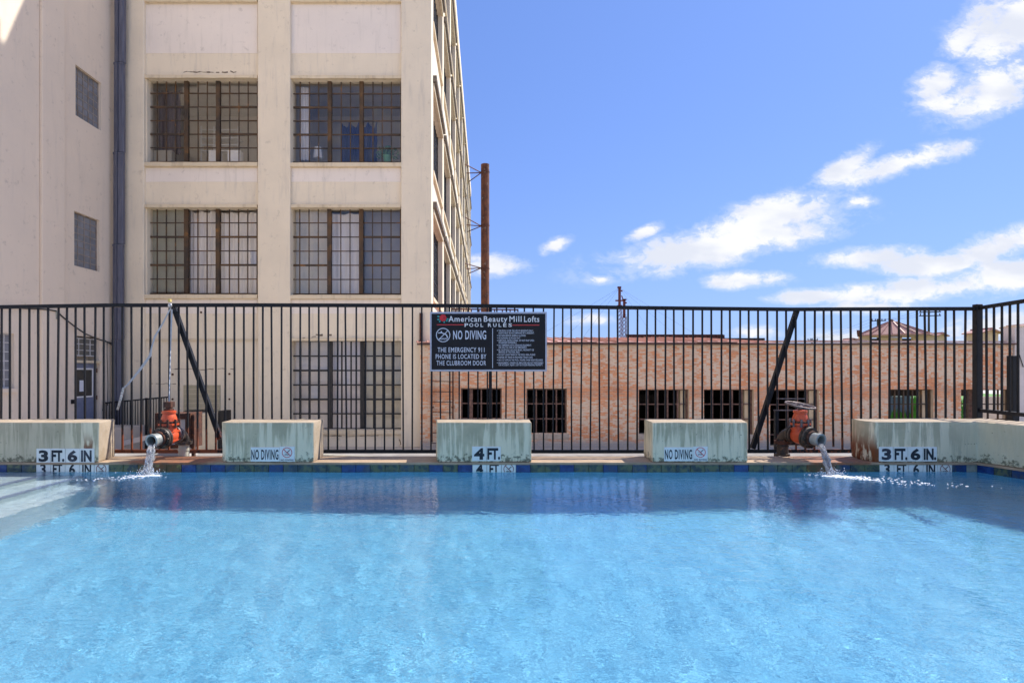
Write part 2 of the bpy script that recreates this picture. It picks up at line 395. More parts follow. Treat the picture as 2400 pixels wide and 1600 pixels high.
def brick_mat(name, attr):
    m, g, b = new_mat(name); p = pos(g)
    if attr:
        a = g.n.new('ShaderNodeAttribute'); a.attribute_name = 'tone'; r = a.outputs['Fac']
    else: r = g.n.new('ShaderNodeObjectInfo').outputs['Random']
    red = g.mix(g.ramp(r, .1, .9), (.72, .31, .15), (.50, .18, .085))
    wp = g.vmath('MULTIPLY', p, (1, 1, 3.6))
    big = g.noise(g.vmath('MULTIPLY', p, (1, 1, 1.6)), .8, 5, .6); mid = g.noise(wp, 3.4, 8, .8)
    w = g.ramp(g.math('ADD', g.math('ADD', g.math('MULTIPLY', big, .55), g.math('MULTIPLY', mid, .95)), g.math('MULTIPLY', r, .22)), .75, .93)
    zz = g.xyz(p)[2]
    w = g.math('MULTIPLY', w, g.math('MULTIPLY_ADD', g.math('MULTIPLY', g.ramp(zz, -.05, .12), g.ramp(zz, .55, .4)), -.55, 1.0))
    col = g.mix(g.math('MULTIPLY', w, .88), red, g.mix(r, (.80, .66, .49), (.74, .61, .47)))
    soot = g.ramp(g.noise(p, 2.6, 8, .78), .63, .72)
    col = g.mix(g.math('MULTIPLY', soot, .75), col, (.08, .06, .05))
    base = g.ramp(g.math('ADD', zz, g.math('MULTIPLY', g.noise(p, 3, 4, .6), .35)), -1.2, -1.42)
    col = g.mix(base, col, (.42, .39, .37))
    g.put(b.inputs['Base Color'], col); b.inputs['Roughness'].default_value = .9; b.inputs['Specular IOR Level'].default_value = .2
    bump(g, b, g.noise(p, 35, 5, .7), .4, .006)
    return m
m_brick = brick_mat('washed_brick_mass', True); m_brick1 = brick_mat('washed_brick', False)
m_mortar = M('mortar', (.72, .57, .40), (.60, .46, .31), 3, .95)

def glass_mat(name, tint=.9, rough=.02, refl=1.0, ior=1.5):
    m, g, b = new_mat(name); nt = m.node_tree
    tr = nt.nodes.new('ShaderNodeBsdfTransparent'); tr.inputs[0].default_value = (tint, tint, tint * 1.0, 1)
    gl = nt.nodes.new('ShaderNodeBsdfGlossy'); gl.inputs['Roughness'].default_value = rough; gl.inputs['Color'].default_value = (refl, refl, refl, 1)
    ge = nt.nodes.new('ShaderNodeNewGeometry')     # Schlick reflectance, the same from both sides of the pane
    c_ = g.math('SUBTRACT', 1.0, g.math('ABSOLUTE', g.vmath('DOT_PRODUCT', ge.outputs['Incoming'], ge.outputs['Normal'])), clamp=True)
    fv = g.math('MULTIPLY_ADD', g.math('POWER', c_, 5.0), .96, .04)
    mx = nt.nodes.new('ShaderNodeMixShader')
    nt.links.new(fv, mx.inputs[0]); nt.links.new(tr.outputs[0], mx.inputs[1]); nt.links.new(gl.outputs[0], mx.inputs[2])
    nt.links.new(mx.outputs[0], nt.nodes['Material Output'].inputs[0]); nt.nodes.remove(b)
    return m
m_glass = glass_mat('window_glass', .965)
m_glassdull = M('dusty_glass', (.17, .18, .20), (.24, .25, .28), 1.4, .25, st=(1, 1, 2))
m_glassside = M('side_glass', (.05, .06, .075), (.09, .10, .12), 2, .1)

def water_mat():
    m, g, b = new_mat('pool_water'); nt = m.node_tree
    gl = nt.nodes.new('ShaderNodeBsdfGlass'); gl.inputs['IOR'].default_value = 1.333; gl.inputs['Roughness'].default_value = 0; gl.inputs[0].default_value = (.92, .97, 1, 1)
    p = pos(g); h = g.math('ADD', g.math('MULTIPLY', g.noise(g.vmath('MULTIPLY', p, (1.0, 1.5, 1.0)), 8, 2, .5, .3), .8), g.math('MULTIPLY', g.noise(g.vmath('MULTIPLY', p, (1.0, 1.35, 1.0)), 26, 2, .5, .3), .42))
    bp = g.n.new('ShaderNodeBump'); bp.inputs['Strength'].default_value = 1.0; bp.inputs['Distance'].default_value = .0052; g.l.new(h, bp.inputs['Height']); g.l.new(bp.outputs[0], gl.inputs['Normal'])
    nt.links.new(gl.outputs[0], nt.nodes['Material Output'].inputs[0]); nt.nodes.remove(b)
    return m
m_water = water_mat()
def stream_mat():
    m, g, b = new_mat('falling_water'); b.inputs['Transmission Weight'].default_value = .85; b.inputs['Roughness'].default_value = .06
    b.inputs['IOR'].default_value = 1.33; b.inputs['Base Color'].default_value = (.93, .95, .97, 1)
    return m
m_stream = stream_mat()
m_foam = M('white_foam', (.74, .77, .82), None, rough=.5)

# ------------------------------------------------------------------ ground, pool
o = MB().add([(-700, -300, -1.75), (700, -300, -1.75), (700, 900, -1.75), (-700, 900, -1.75)], [(0, 1, 2, 3)]).build('ground', m_pave, fix=False); tag(o, kind='structure')
YP = F / 222.0            # inner face of the far pool wall
ZD = .092                 # coping level
YB = YP + .43             # back edge of the coping
CX = X(2290, 222)
def rwall(Yv): return CX + (YP - Yv) * .29      # inner face of the right pool wall
basin = thing('pool_basin', (0, YP, -1.3), None, None); basin['kind'] = 'structure'
YN = .95
caust(MB().box(-6.2, 8.2, YN - .2, YP + .3, -1.42, -1.22).build('pool_floor', m_plaster, basin))
caust(MB().box(-6.2, 7.2, YP + .016, YB, -1.22, .066).build('back_wall', m_plaster, basin))
caust(MB().prism([(CX + .016, YP + .01), (CX + .42, YP + .01), (rwall(YN) + .42, YN), (rwall(YN) + .016, YN)], -1.22, .066).build('side_wall', m_plaster, basin))
caust(MB().box(-6.4, -6.0, YN, YP, -1.22, .066).build('side_wall', m_plaster, basin))
caust(MB().box(-6.4, 8.0, YN - .3, YN, -1.22, .066).build('near_wall', m_plaster, basin))
for k, (x1, zt) in enumerate(((-4.55, -.10), (-4.25, -.33), (-3.9, -.56))):
    caust(MB().box(-6.0, x1, YN + .02, YP + .01, -1.22 if k == 0 else -1.22, zt).build('pool_step', m_steps, basin))
    if k < 2: caust(MB().box(x1 - .055, x1 + .004, YN + .03, YP, zt - .05, zt + .004).build('step_nosing', m_nosing, basin))
deck = MB().prism([(-6.4, YP - .012), (CX, YP - .012), (CX + .0, YP - .012), (CX + .42, YB), (-6.4, YB)], .067, ZD).build('pool_coping', m_deck, bevel=.008); tag(deck, kind='structure')
o = MB().prism([(CX - .012, YP - .01), (CX + .42, YP - .01), (rwall(YN) + .42, YN), (rwall(YN) - .012, YN)], .067, ZD).build('pool_coping', m_deck); tag(o, kind='structure')
m = MB(); m.box(-14, 14, -9, YN - .012, -.1, ZD); m.box(-14, -6.01, YN - .012, YB, -.1, ZD)
o = m.build('pool_deck', m_concrete_ledge); tag(o, kind='structure')
# lower concrete slab that carries the fence
o = MB().box(-14, 9.5, YB + .003, 7.35, -1.75, -.035).build('fence_slab', m_slab); tag(o, kind='structure')
o = MB().box(-14, 9.5, 7.355, 9.2, -1.75, -.62).build('lower_ledge', m_pave); tag(o, kind='structure')
o = MB().prism([(CX + .425, YP), (9.5, YP), (9.5, YN), (rwall(YN) + .425, YN)], -1.75, -.04).build('side_slab', m_pave); tag(o, kind='structure')

# waterline tiles
TP = .1535; TW = .149
tm, _ = MB().box(-TW / 2, TW / 2, 0, .02, -.066, .084).mesh('tile', m_tile, bevel=.003, seg=1, origin=(0, 0, 0))
tmw, _ = MB().box(-TW / 2, TW / 2, 0, .02, -.066, .084).mesh('tile', m_tilewhite, bevel=.003, seg=1, origin=(0, 0, 0))
m_tilerust = M('rust_stained_tile', (.16, .055, .015), (.07, .06, .02), 11, .4, c3=(.30, .24, .05), s3=9)
tmr, _ = MB().box(-TW / 2, TW / 2, 0, .02, -.066, .084).mesh('tile', m_tilerust, bevel=.003, seg=1, origin=(0, 0, 0))
TX0 = X(1107, 222)
MARK = {-30: '3', -29: 'FT', -28: '6', -27: 'IN', -26: '*', 0: '4', 1: 'FT', 2: '*', 28: '3', 29: 'FT', 30: '6', 31: 'IN', 32: '*'}
TILES = {}
for k in range(-38, 35):
    xc = TX0 + (k + .5) * TP
    if xc + TW / 2 > CX: break
    TILES[k] = link('tile', tmw if k in MARK else tmr if k in (-23, -22, -21, 23, 24) else tm, (xc, YP - .004, 0), basin)
dv = Vector((.29, -1, 0)).normalized(); ang = math.atan2(dv.y, dv.x)
for k in range(24):
    p = Vector((CX - .004, YP, 0)) + dv * (k + .5) * TP
    link('tile', tm, p, basin, rot=(0, 0, ang))
caust(MB().box(-6.2, CX + .02, YP + .008, YP + .015, -.075, .066).build('grout_bed', m_grout, basin))

# ------------------------------------------------------------------ lettering
FONT_CACHE = {}
def glyphs(s, bold):
    if (s, bold) in FONT_CACHE: return FONT_CACHE[(s, bold)]
    cu = bpy.data.curves.new('lettering', 'FONT'); cu.body = s; cu.offset = bold; cu.resolution_u = 3; cu.space_character = 1.13 if len(s) > 3 else 1.0
    ob = bpy.data.objects.new('lettering', cu); COL.objects.link(ob)
    dg = bpy.context.evaluated_depsgraph_get(); dg.update()
    me = bpy.data.meshes.new_from_object(ob.evaluated_get(dg))
    v = [tuple(p.co) for p in me.vertices]; f = [tuple(p.vertices) for p in me.polygons]
    bpy.data.objects.remove(ob); bpy.data.curves.remove(cu); bpy.data.meshes.remove(me)
    FONT_CACHE[(s, bold)] = (v, f); return v, f
def letters(mb, s, x0, x1, z0, z1, Y, bold=.015, ref=None):
    """flat printed text fitted to a rectangle of the x,z plane at depth Y"""
    v, f = glyphs(s, bold)
    rv = glyphs(ref, bold)[0] if ref else v
    ax, bx = min(p[0] for p in v), max(p[0] for p in v); ay, by = min(p[1] for p in rv), max(p[1] for p in rv)
    mb.add([(x0 + (p[0] - ax) / (bx - ax) * (x1 - x0), Y, z0 + (p[1] - ay) / (by - ay) * (z1 - z0)) for p in v], f)
def ring(mb, cx, cz, r0, r1, Y, n=28, a0=0, a1=2 * math.pi):
    vs = []
    for k in range(n + 1):
        a = a0 + (a1 - a0) * k / n; vs += [(cx + r0 * math.cos(a), Y, cz + r0 * math.sin(a)), (cx + r1 * math.cos(a), Y, cz + r1 * math.sin(a))]
    mb.add(vs, [(2 * k, 2 * k + 2, 2 * k + 3, 2 * k + 1) for k in range(n)])
def stroke(mb, pts, w, Y):
    for (a, b) in zip(pts[:-1], pts[1:]):
        dx, dz = b[0] - a[0], b[1] - a[1]; L = math.hypot(dx, dz) or 1; nx, nz2 = -dz / L * w / 2, dx / L * w / 2
        mb.add([(a[0] + nx, Y, a[1] + nz2), (a[0] - nx, Y, a[1] - nz2), (b[0] - nx, Y, b[1] - nz2), (b[0] + nx, Y, b[1] + nz2)], [(0, 1, 2, 3)])
def flat(mb, name, mat, parent): return mb.build(name, mat, parent, fix=False)
def dive_mark(parent, cx, cz, r, Y, small=False):
    m = MB(); ring(m, cx, cz, r * .88, r, Y - .0005); stroke(m, [(cx - r * .66, cz + r * .62), (cx + r * .66, cz - r * .62)], r * .13, Y - .0008)
    flat(m, 'prohibition_ring', m_red if not small else m_ringdk, parent)
    m = MB(); stroke(m, [(cx - r * .1, cz - r * .1), (cx + r * .55, cz + r * .5)], r * .14, Y); stroke(m, [(cx - r * .5, cz + .05 * r), (cx - r * .2, cz)], r * .05, Y)
    for dz in (-.38, -.5): stroke(m, [(cx - r * .5, cz + r * dz), (cx - r * .2, cz + r * (dz + .06)), (cx + r * .1, cz + r * dz), (cx + r * .4, cz + r * (dz + .06))], r * .07, Y)
    flat(m, 'diver_mark', m_ink, parent)
m_ringdk = M('ring_dark_red', (.20, .03, .025))
for k, s in MARK.items():
    t = TILES[k]; xc = TX0 + (k + .5) * TP; Yf = YP - .006
    if s == '*': dive_mark(t, xc, .022, .054, Yf, True)
    else:
        m = MB(); w = {'3': .030, '6': .032, '4': .037, 'FT': .050, 'IN': .047}[s]; letters(m, s, xc - w, xc + w, -.038, .078, Yf, .03); flat(m, 'lettering', m_ink, t)

# ------------------------------------------------------------------ water
xs0, xs1 = -6.05, 7.0
nx, ny = 1100, 450
U = np.linspace(0, 1, nx); V = np.linspace(0, 1, ny)
Yg = YN + (YP - .001 - YN) * V
YY = np.repeat(Yg[:, None], nx, 1); XR = CX + (YP - YY) * .29 + .02
XX = xs0 + (XR - xs0) * U[None, :]
rs = np.random.RandomState(5); H = np.zeros_like(XX)
for lam, sl, cnt in ((1.3, .006, 8), (.6, .005, 14), (.30, .0045, 18), (.16, .0042, 24), (.09, .0050, 30), (.055, .0060, 30)):
    for _ in range(cnt):
        l = lam * rs.uniform(.75, 1.35); th = rs.uniform(0, 2 * math.pi); k = 2 * math.pi / l
        a = sl / cnt ** .5 * 1.4 / k
        H += a * np.sin(k * (XX * math.cos(th) + YY * math.sin(th)) + rs.uniform(0, 6.28))
for (cx, cy, st) in ((-3.52, 5.55, 1.0), (3.72, 5.55, 1.0)):    # rings spreading from the two jets
    D = np.hypot(XX - cx, YY - cy) + .05
    for l in (.30, .17, .10):      # choppy, broken disturbance near the falling water
        for _ in range(14):
            k = 2 * math.pi / (l * rs.uniform(.7, 1.4)); th = rs.uniform(0, 2 * math.pi)
            H += .020 / k / 14 ** .5 * np.sin(k * (XX * math.cos(th) + YY * math.sin(th)) + rs.uniform(0, 6.28)) * np.exp(-(D / .75) ** 2)
    H += .004 * rs.normal(size=H.shape) * np.exp(-(D / .14) ** 2)
co = np.stack([XX, YY, H], -1).reshape(-1, 3)
idx = (np.arange(ny - 1)[:, None] * nx + np.arange(nx - 1)[None, :]).reshape(-1)
fc = np.stack([idx, idx + 1, idx + nx + 1, idx + nx], 1)
me = bpy.data.meshes.new('water')
me.vertices.add(len(co)); me.vertices.foreach_set('co', co.astype('f').ravel())
me.loops.add(fc.size); me.loops.foreach_set('vertex_index', fc.astype('i').ravel())
me.polygons.add(len(fc)); me.polygons.foreach_set('loop_start', np.arange(0, fc.size, 4, dtype='i'))
me.update(calc_edges=True); me.validate(); me.shade_smooth(); me.materials.append(m_water)
water = link('water', me, (0, 0, 0)); tag(water, kind='structure')
water.cycles.is_caustics_caster = True

# ------------------------------------------------------------------ concrete blocks with depth markers
def marker(block, px0, texts, py0, py1, s=222.0, faded=()):
    """row of white number tiles fixed to a block's face"""
    x0 = X(px0, s); zt, zb = Z(py0, s), Z(py1, s); w = .1535
    for k, t in enumerate(texts):
        xa = x0 + k * w
        ti = MB().box(xa + .002, xa + w - .002, YP - .008, YP + .006, zb + .002, zt - .002).build('marker_tile', m_tilewhite, block, bevel=.002, seg=1)
        h = zt - zb; m = MB(); Yf = YP - .0095
        if t == '*': dive_mark(ti, xa + w / 2, zb + h * .60, .053, Yf); letters(m, 'NO DIVING', xa + .012, xa + w - .012, zb + h * .045, zb + h * .16, Yf, .02); flat(m, 'lettering', m_ink, ti); continue
        if t == 'NO' or t == 'DIVING': continue
        wd = {'3': (.18, .84), 'FT.': (.06, .94), '6': (.16, .84), 'IN': (.09, .82), 'IN.': (.06, .92), '4': (.15, .86)}[t]
        letters(m, t, xa + w * wd[0], xa + w * wd[1], zb + h * .10, zb + h * .88, Yf, .045); flat(m, 'lettering', m_ink_faded if k in faded else m_ink, ti)
def diving(block, px0, px1, px2, py0, py1, s=222.0):
    xa, xb, xc = X(px0, s), X(px1, s), X(px2, s); zt, zb = Z(py0, s), Z(py1, s); Yf = YP - .0095
    ti = MB().box(xa, xb - .002, YP - .008, YP + .006, zb, zt - .008).build('marker_tile', m_tilewhite, block, bevel=.002, seg=1)
    m = MB(); letters(m, 'NO DIVING', xa + .008, xb - .012, zb + .02, zt - .032, Yf, .022); flat(m, 'lettering', m_ink, ti)
    ti = MB().box(xb, xc, YP - .008, YP + .006, zb, zt).build('marker_tile', m_tilewhite, block, bevel=.002, seg=1); h = zt - zb
    dive_mark(ti, (xb + xc) / 2, zb + h * .6, .054, Yf)
    m = MB(); letters(m, 'NO DIVING', xb + .012, xc - .01, zb + h * .05, zb + h * .17, Yf, .02); flat(m, 'lettering', m_ink, ti)
def block(poly, label, ztop=.513):
    cx = sum(p[0] for p in poly) / len(poly)
    t = thing('concrete_block', (cx, YP + .2, ZD), label, 'concrete block', 'concrete blocks along the pool edge')
    MB().prism(poly, ZD + .001, ztop).build('body', m_block, t, bevel=.014, subdiv=.14, jit=.006, smooth=50)
    return t
BZ = YP + .42
b1 = block([(-6.6, YP), (X(232, 222), YP), (X(266, 208), BZ), (-6.6, BZ)], 'long concrete block marked 3 FT. 6 IN at the left end, by the steps')
marker(b1, 86, ['3', 'FT.', '6', 'IN'], 1050, 1085, faded=(2, 3))
b2 = block([(X(514, 222), YP + .06), (X(530, 222), YP), (X(735, 222), YP), (X(757, 208), BZ), (X(545, 208), BZ)], 'concrete block with NO DIVING tiles, just right of the orange valve without handwheel')
diving(b2, 588, 656, 691, 1045.5, 1081)
b3 = block([(X(1024, 222), YP), (X(1246, 222), YP), (X(1240, 208), BZ), (X(1022, 208), BZ)], 'concrete block marked 4 FT. under the black sign')
marker(b3, 1106, ['4', 'FT.'], 1045, 1080)
b4 = block([(X(1530, 222), YP), (X(1752, 222), YP), (X(1740, 208), BZ), (X(1511, 208), BZ)], 'concrete block with NO DIVING tiles, just left of the valve with handwheel')
diving(b4, 1556, 1624, 1658, 1045.5, 1080)
b5 = block([(X(2050, 222), YP), (CX, YP), (rwall(2.6), 2.6), (rwall(2.6) + .4, 2.6), (CX + .42, BZ), (X(1999, 208), BZ), (X(2012, 215), YP + .2)], 'L-shaped concrete wall marked 3 FT. 6 IN. turning the right corner of the pool', .52)
marker(b5, 2059, ['3', 'FT.', '6', 'IN.'], 1046, 1081, faded=(0,))

# ------------------------------------------------------------------ fence
YF = F / 193.0; s = 193.0
fence = thing('metal_fence', (0, YF, -.035), 'long black metal picket fence standing behind the concrete blocks', 'fence')
rail = [(-230, 719), (0, 719.5), (250, 715.5), (600, 715), (1000, 716), (1250, 718), (1600, 722.5), (1850, 725), (2100, 724), (2286, 723.5)]
def railz(px):
    for (a, b) in zip(rail[:-1], rail[1:]):
        if px <= b[0]: return Z(a[1] + (b[1] - a[1]) * (px - a[0]) / (b[0] - a[0]), s)
    return Z(rail[-1][1], s)
m = MB()
for (a, b) in zip(rail[:-1], rail[1:]): m.bar((X(a[0], s), YF, Z(a[1], s)), (X(b[0], s) + .002, YF, Z(b[1], s)), .042, .043)
m.build('top_rail', m_fence, fence)
m = MB()
for a, b in ((-230, 1700), (1700, 2290)): m.bar((X(a, s), YF, Z(1057, s)), (X(b, s), YF, Z(1057.5 if b < 2000 else 1055, s)), .04, .042)
m.build('bottom_rail', m_fence, fence)
zb = Z(1053.5, s)
pk, _ = MB().box(-.0088, .0088, -.0088, .0088, 0, 1.0).mesh('picket', m_fence, origin=(0, 0, 0))
for k in range(-38, 77):
    px = 615.8 + 21.92 * k
    if px > 2280: break
    if abs(px - 1149) < 6: px -= 2
    z0 = zb
    if abs(px - 1953) < 8: z0 += .035
    lean = .0 if px < 1300 else (px - 1300) / 1000 * .004
    zt = railz(px) - .02
    link('picket', pk, (X(px, s) + RND.uniform(-.003, .003), YF, z0), fence, rot=(RND.gauss(0, .003), RND.gauss(-lean, .0035 if px < 1200 else .006), 0), scale=(1, 1, zt - z0))
MB().box(X(1145.5, s), X(1153, s), YF - .004, YF + .036, -.035, railz(1149) - .02).build('post', m_fence, fence)
MB().box(X(2284, s), X(2298, s), YF - .036, YF + .036, -.035, Z(713, s)).build('post', m_black, fence, bevel=.004, seg=1)
MB().box(X(1817, s), X(1825, s), YF - .004, YF + .036, -.035, Z(961, s)).build('post', m_fence, fence)
m = MB(); m.bar((X(1812, s), YF - .01, Z(961, s)), (X(1866, s), YF - .01, Z(961, s)), .012, .012); m.bar((X(1820, s), YF - .012, Z(934, s)), (X(1884, s), YF - .012, Z(934, s)), .012, .012)
m.build('cross_bar', m_wheel, fence)
for (a, b, nm) in (((402, 716), (512, 1030), 0), ((1873, 724), (1768, 1052), 1)):
    MB().bar((X(a[0], s), YF + .045, Z(a[1], s)), (X(b[0], s), YF + .05, Z(b[1], s)), .052, .05, up=(0, 1, 0)).build('brace', m_fence, fence)
# run along the right pool side
side = thing('metal_fence', (6.0, YF - 1, -.035), 'short black metal fence run turning toward the camera at the right corner', 'fence')
def sf(t): return Vector((X(2293, s) - .155 * t, YF - t, 0))
zt = Z(722, s); zl = Z(961, s)
MB().bar(sf(.03) + Vector((0, 0, zt)), sf(.86) + Vector((0, 0, zt)), .042, .042).build('top_rail', m_black, side)
MB().bar(sf(.03) + Vector((0, 0, zl)), sf(.86) + Vector((0, 0, zl)), .042, .042).build('bottom_rail', m_black, side)
for k in range(1, 8):
    link('picket', pk, sf(.02 + k * .116) + Vector((0, 0, zl)), side, rot=(RND.gauss(0, .003), 0, 0), scale=(1, 1, zt - zl))
MB().box(X(2374, 185.), X(2390, 185.), F / 185., F / 185. + .09, -.035, Z(833, 185.)).build('post', m_black, side, bevel=.004, seg=1)

# pool rules sign
YS = YF - .035; s = F / YS
sg = thing('pool_rules_sign', (X(1144, s), YS, Z(870, s)), 'black pool rules sign with grey frame and a red rose', 'sign')
x0, x1, z0, z1 = X(1008, s), X(1281.5, s), Z(870, s), Z(731, s)
panel = MB().box(x0 + .01, x1 - .01, YS, YS + .012, z0 + .01, z1 - .01).build('panel', m_signpanel, sg)
m = MB()
for a in ((x0, x1, z0, z0 + .021), (x0, x1, z1 - .021, z1)): m.box(a[0], a[1], YS - .008, YS + .014, a[2], a[3])
for a in ((x0, x0 + .018), (x1 - .018, x1)): m.box(a[0], a[1], YS - .008, YS + .014, z0 + .021, z1 - .021)
m.build('frame', m_alum, sg)
def spx(u, v): return X(990 + u / 7.84, s), Z(710 + v / 7.84, s)
Yt = YS - .002
def sline(txt, u0, u1, v0, v1, mat=None, bold=.012, ref=None, nm='lettering'):
    m = MB(); a = spx(u0, v1); b = spx(u1, v0); letters(m, txt, a[0], b[0], a[1], b[1], Yt, bold, ref); return flat(m, nm, mat or m_letter, sg)
sline('American', 480, 1080, 240, 345, m_letter_w, .012); sline('Beauty', 1128, 1562, 240, 378, m_letter_w, .012, 'Bfy'); sline('Mill', 1598, 1822, 240, 345, m_letter_w, .012); sline('Lofts', 1868, 2148, 240, 350, m_letter_w, .012)
POOL = [('P', 775, 842), ('O', 862, 935), ('O', 960, 1035), ('L', 1068, 1118), ('R', 1205, 1268), ('U', 1300, 1362), ('L', 1400, 1450), ('E', 1485, 1545), ('S', 1580, 1645)]
m = MB()
for ch, u0, u1 in POOL: a = spx(u0, 438); b = spx(u1, 372); letters(m, ch, a[0], b[0], a[1], b[1], Yt, .02)
flat(m, 'lettering', m_letter_w, sg)
for u0, u1, vv in ((265, 758, 399), (1655, 2150, 405)):
    m = MB(); stroke(m, [spx(u0, vv), spx(u1, vv)], .0105, Yt); flat(m, 'red_line', m_red, sg)
sline('NO DIVING', 565, 1172, 503, 670, m_letter, .018)
sline('THE EMERGENCY 911', 280, 1142, 815, 905); sline('PHONE IS LOCATED BY', 245, 1175, 938, 1026); sline('THE CLUBROOM DOOR', 260, 1170, 1058, 1145)
m = MB(); stroke(m, [spx(1290, 465), spx(1290, 1193)], .007, Yt); flat(m, 'divider', m_letter, sg)
RULES = [('THE POOL IS FOR THE USE OF RESIDENTS ONLY.', 1400, 2040, 492, 1), ('GUESTS MUST BE ACCOMPANIED BY A RESIDENT.', 1400, 2055, 534, 0), ('NO NON-SERVICE ANIMALS ALLOWED.', 1400, 1903, 581, 1),
         ('NO RUNNING OR ROUGH PLAY.', 1400, 1800, 626, 1), ('KEEP POOL GATES CLOSED. DO NOT PROP OPEN', 1400, 2050, 672, 1), ('OR RENDER INOPERABLE.', 1400, 1735, 712, 0),
         ('NO TAMPERING WITH LIFESAVING EQUIPMENT.', 1400, 2005, 758, 1), ('USE ONLY IN CASE OF AN EMERGENCY.', 1400, 1925, 798, 0), ('BE COURTEOUS. NO LOUD MUSIC, PROFANITY OR', 1400, 2050, 845, 1), ('SMOKING IN THE POOL AREA.', 1400, 1790, 885, 0),
         ('DO NOT LEAVE TRASH IN THE POOL AREA, PLEASE', 1400, 2072, 932, 1), ('DISPOSE OF TRASH IN PROVIDED TRASH CANS.', 1400, 2030, 980, 1), ('NO CUT-OFFS IN THE POOL, PROPER SWIM WEAR REQUIRED.', 1400, 2218, 1030, 1),
         ('MANAGEMENT, OWNERS OR EMPLOYEES ARE NOT RESPONSIBLE', 1400, 2218, 1082, 1), ('FOR ACCIDENT, INJURY, LOST OR STOLEN PERSONAL PROPERTY.', 1400, 2212, 1120, 0)]
for t, u0, u1, v, dot in RULES:
    o = sline(t, u0, u1, v, v + 33, m_letter, .012, 'H')
    if dot: m = MB(); a = spx(1378, v + 15); ring(m, a[0], a[1], 0, .005, Yt, 8); flat(m, 'bullet', m_letter, sg)
c = spx(381, 588); rr = 131 / 7.84 / s
m = MB(); ring(m, c[0], c[1], rr * .89, rr, Yt, 36); stroke(m, [(c[0] - rr * .62, c[1] - rr * .66), (c[0] + rr * .66, c[1] + rr * .62)], rr * .1, Yt - .0004)
for dz in (-.5, -.62): stroke(m, [(c[0] + rr * q, c[1] + rr * (dz + (.06 if i % 2 else 0))) for i, q in enumerate((-.6, -.4, -.2, 0, .2, .4, .6))], rr * .06, Yt)
flat(m, 'no_diving_symbol', m_letter, sg)
m = MB(); stroke(m, [(c[0] - rr * .7, c[1] + rr * .3), (c[0] - rr * .2, c[1] + rr * .32), (c[0] + rr * .1, c[1] + rr * .2)], rr * .13, Yt); stroke(m, [(c[0] + rr * .1, c[1] + rr * .2), (c[0] + rr * .45, c[1] + rr * .05), (c[0] + rr * .65, c[1] - rr * .4)], rr * .16, Yt)
ring(m, c[0] - rr * .25, c[1] + rr * .45, 0, rr * .1, Yt, 10); flat(m, 'diver_figure', m_letter, sg)
c = spx(378, 274); rr = 62 / 7.84 / s
m = MB()
for a in (160, 200, 230, 285, 320, 345):
    q = R(a); p = (c[0] + rr * 1.15 * math.cos(q), c[1] + rr * 1.05 * math.sin(q)); e = (c[0] + rr * 1.75 * math.cos(q), c[1] + rr * 1.5 * math.sin(q)); stroke(m, [p, e], rr * .42, Yt)
flat(m, 'rose_leaf', m_teal, sg)
for i, (r_, mt) in enumerate(((1.0, m_dred), (.74, m_dred2), (.66, m_dred), (.42, m_dred2), (.34, m_dred), (.14, m_dred2))):
    m = MB(); n = 26; m.add([(c[0] + rr * .05 * i * (i % 2) + rr * r_ * (1 + .09 * math.cos(7 * 2 * math.pi * k / n + i)) * math.cos(2 * math.pi * k / n), Yt - .0004 * (i + 1), c[1] + rr * r_ * (1 + .09 * math.cos(7 * 2 * math.pi * k / n + i)) * math.sin(2 * math.pi * k / n)) for k in range(n)], [tuple(range(n))])
    flat(m, 'rose_petal', mt, sg)

# straps tied to the top rail
s = 193.0; Yk = YF - .05
st = thing('webbing_strap', (X(402, s), Yk, railz(402)), 'grey webbing strap hanging from the fence rail above the left valve', 'strap')
def ribbon(pts, ws, Yv):
    vs = []; 
    for i, (u, v) in enumerate(pts):
        p = Vector((X(u, F / Yv[i]), Yv[i], Z(v, F / Yv[i]))); a = Vector((X(pts[min(i + 1, len(pts) - 1)][0], s) - X(pts[max(i - 1, 0)][0], s), 0, Z(pts[min(i + 1, len(pts) - 1)][1], s) - Z(pts[max(i - 1, 0)][1], s))).normalized()
        n = Vector((-a.z, .35, a.x)).normalized() * ws[i] / 2; vs += [p - n, p + n, p - n + Vector((0, .002, 0)), p + n + Vector((0, .002, 0))]
    fs = []
    for i in range(len(pts) - 1):
        b = 4 * i; c_ = b + 4; fs += [(b, b + 1, c_ + 1, c_), (b + 2, c_ + 2, c_ + 3, b + 3), (b, c_, c_ + 2, b + 2), (b + 1, b + 3, c_ + 3, c_ + 1)]
    return MB().add(vs, fs)
ribbon([(400, 722), (380, 760), (363, 788), (355, 815), (352, 833), (325, 870), (300, 900), (286, 912)], [.012, .018, .02, .014, .028, .026, .02, .014], [Yk, Yk + .02, Yk + .03, Yk + .03, Yk + .035, Yk + .03, Yk + .03, Yk + .03]).build('webbing', m_strap, st)
ribbon([(289, 908), (284, 930), (279, 948), (275, 960)], [.024, .028, .026, .024], [Yk + .03] * 4).build('foil_end', m_foil, st)
ribbon([(403, 724), (401, 770), (400, 815), (398, 880), (396, 950)], [.018, .015, .009, .009, .01], [Yk + .01, Yk + .015, Yk + .02, Yk - .2, Yk - .42]).build('webbing', m_strap, st)
MB().ball((X(404, s), Yk, Z(717, s)), .032, (.8, .6, 1), 10, 6).build('shackle', m_foil, st, smooth=60)
MB().box(X(399.5, s), X(406, s), Yk - .012, Yk + .02, Z(709, s), Z(702, s)).build('yellow_tape', m_yellow, st, bevel=.006)
m = MB(); m.tube([(X(410, s), Yk, Z(722, s)), (X(416, s), Yk, Z(730, s)), (X(420, s), Yk + .02, Z(733, s))], .012, 6); m.build('chain_end', m_black, st)

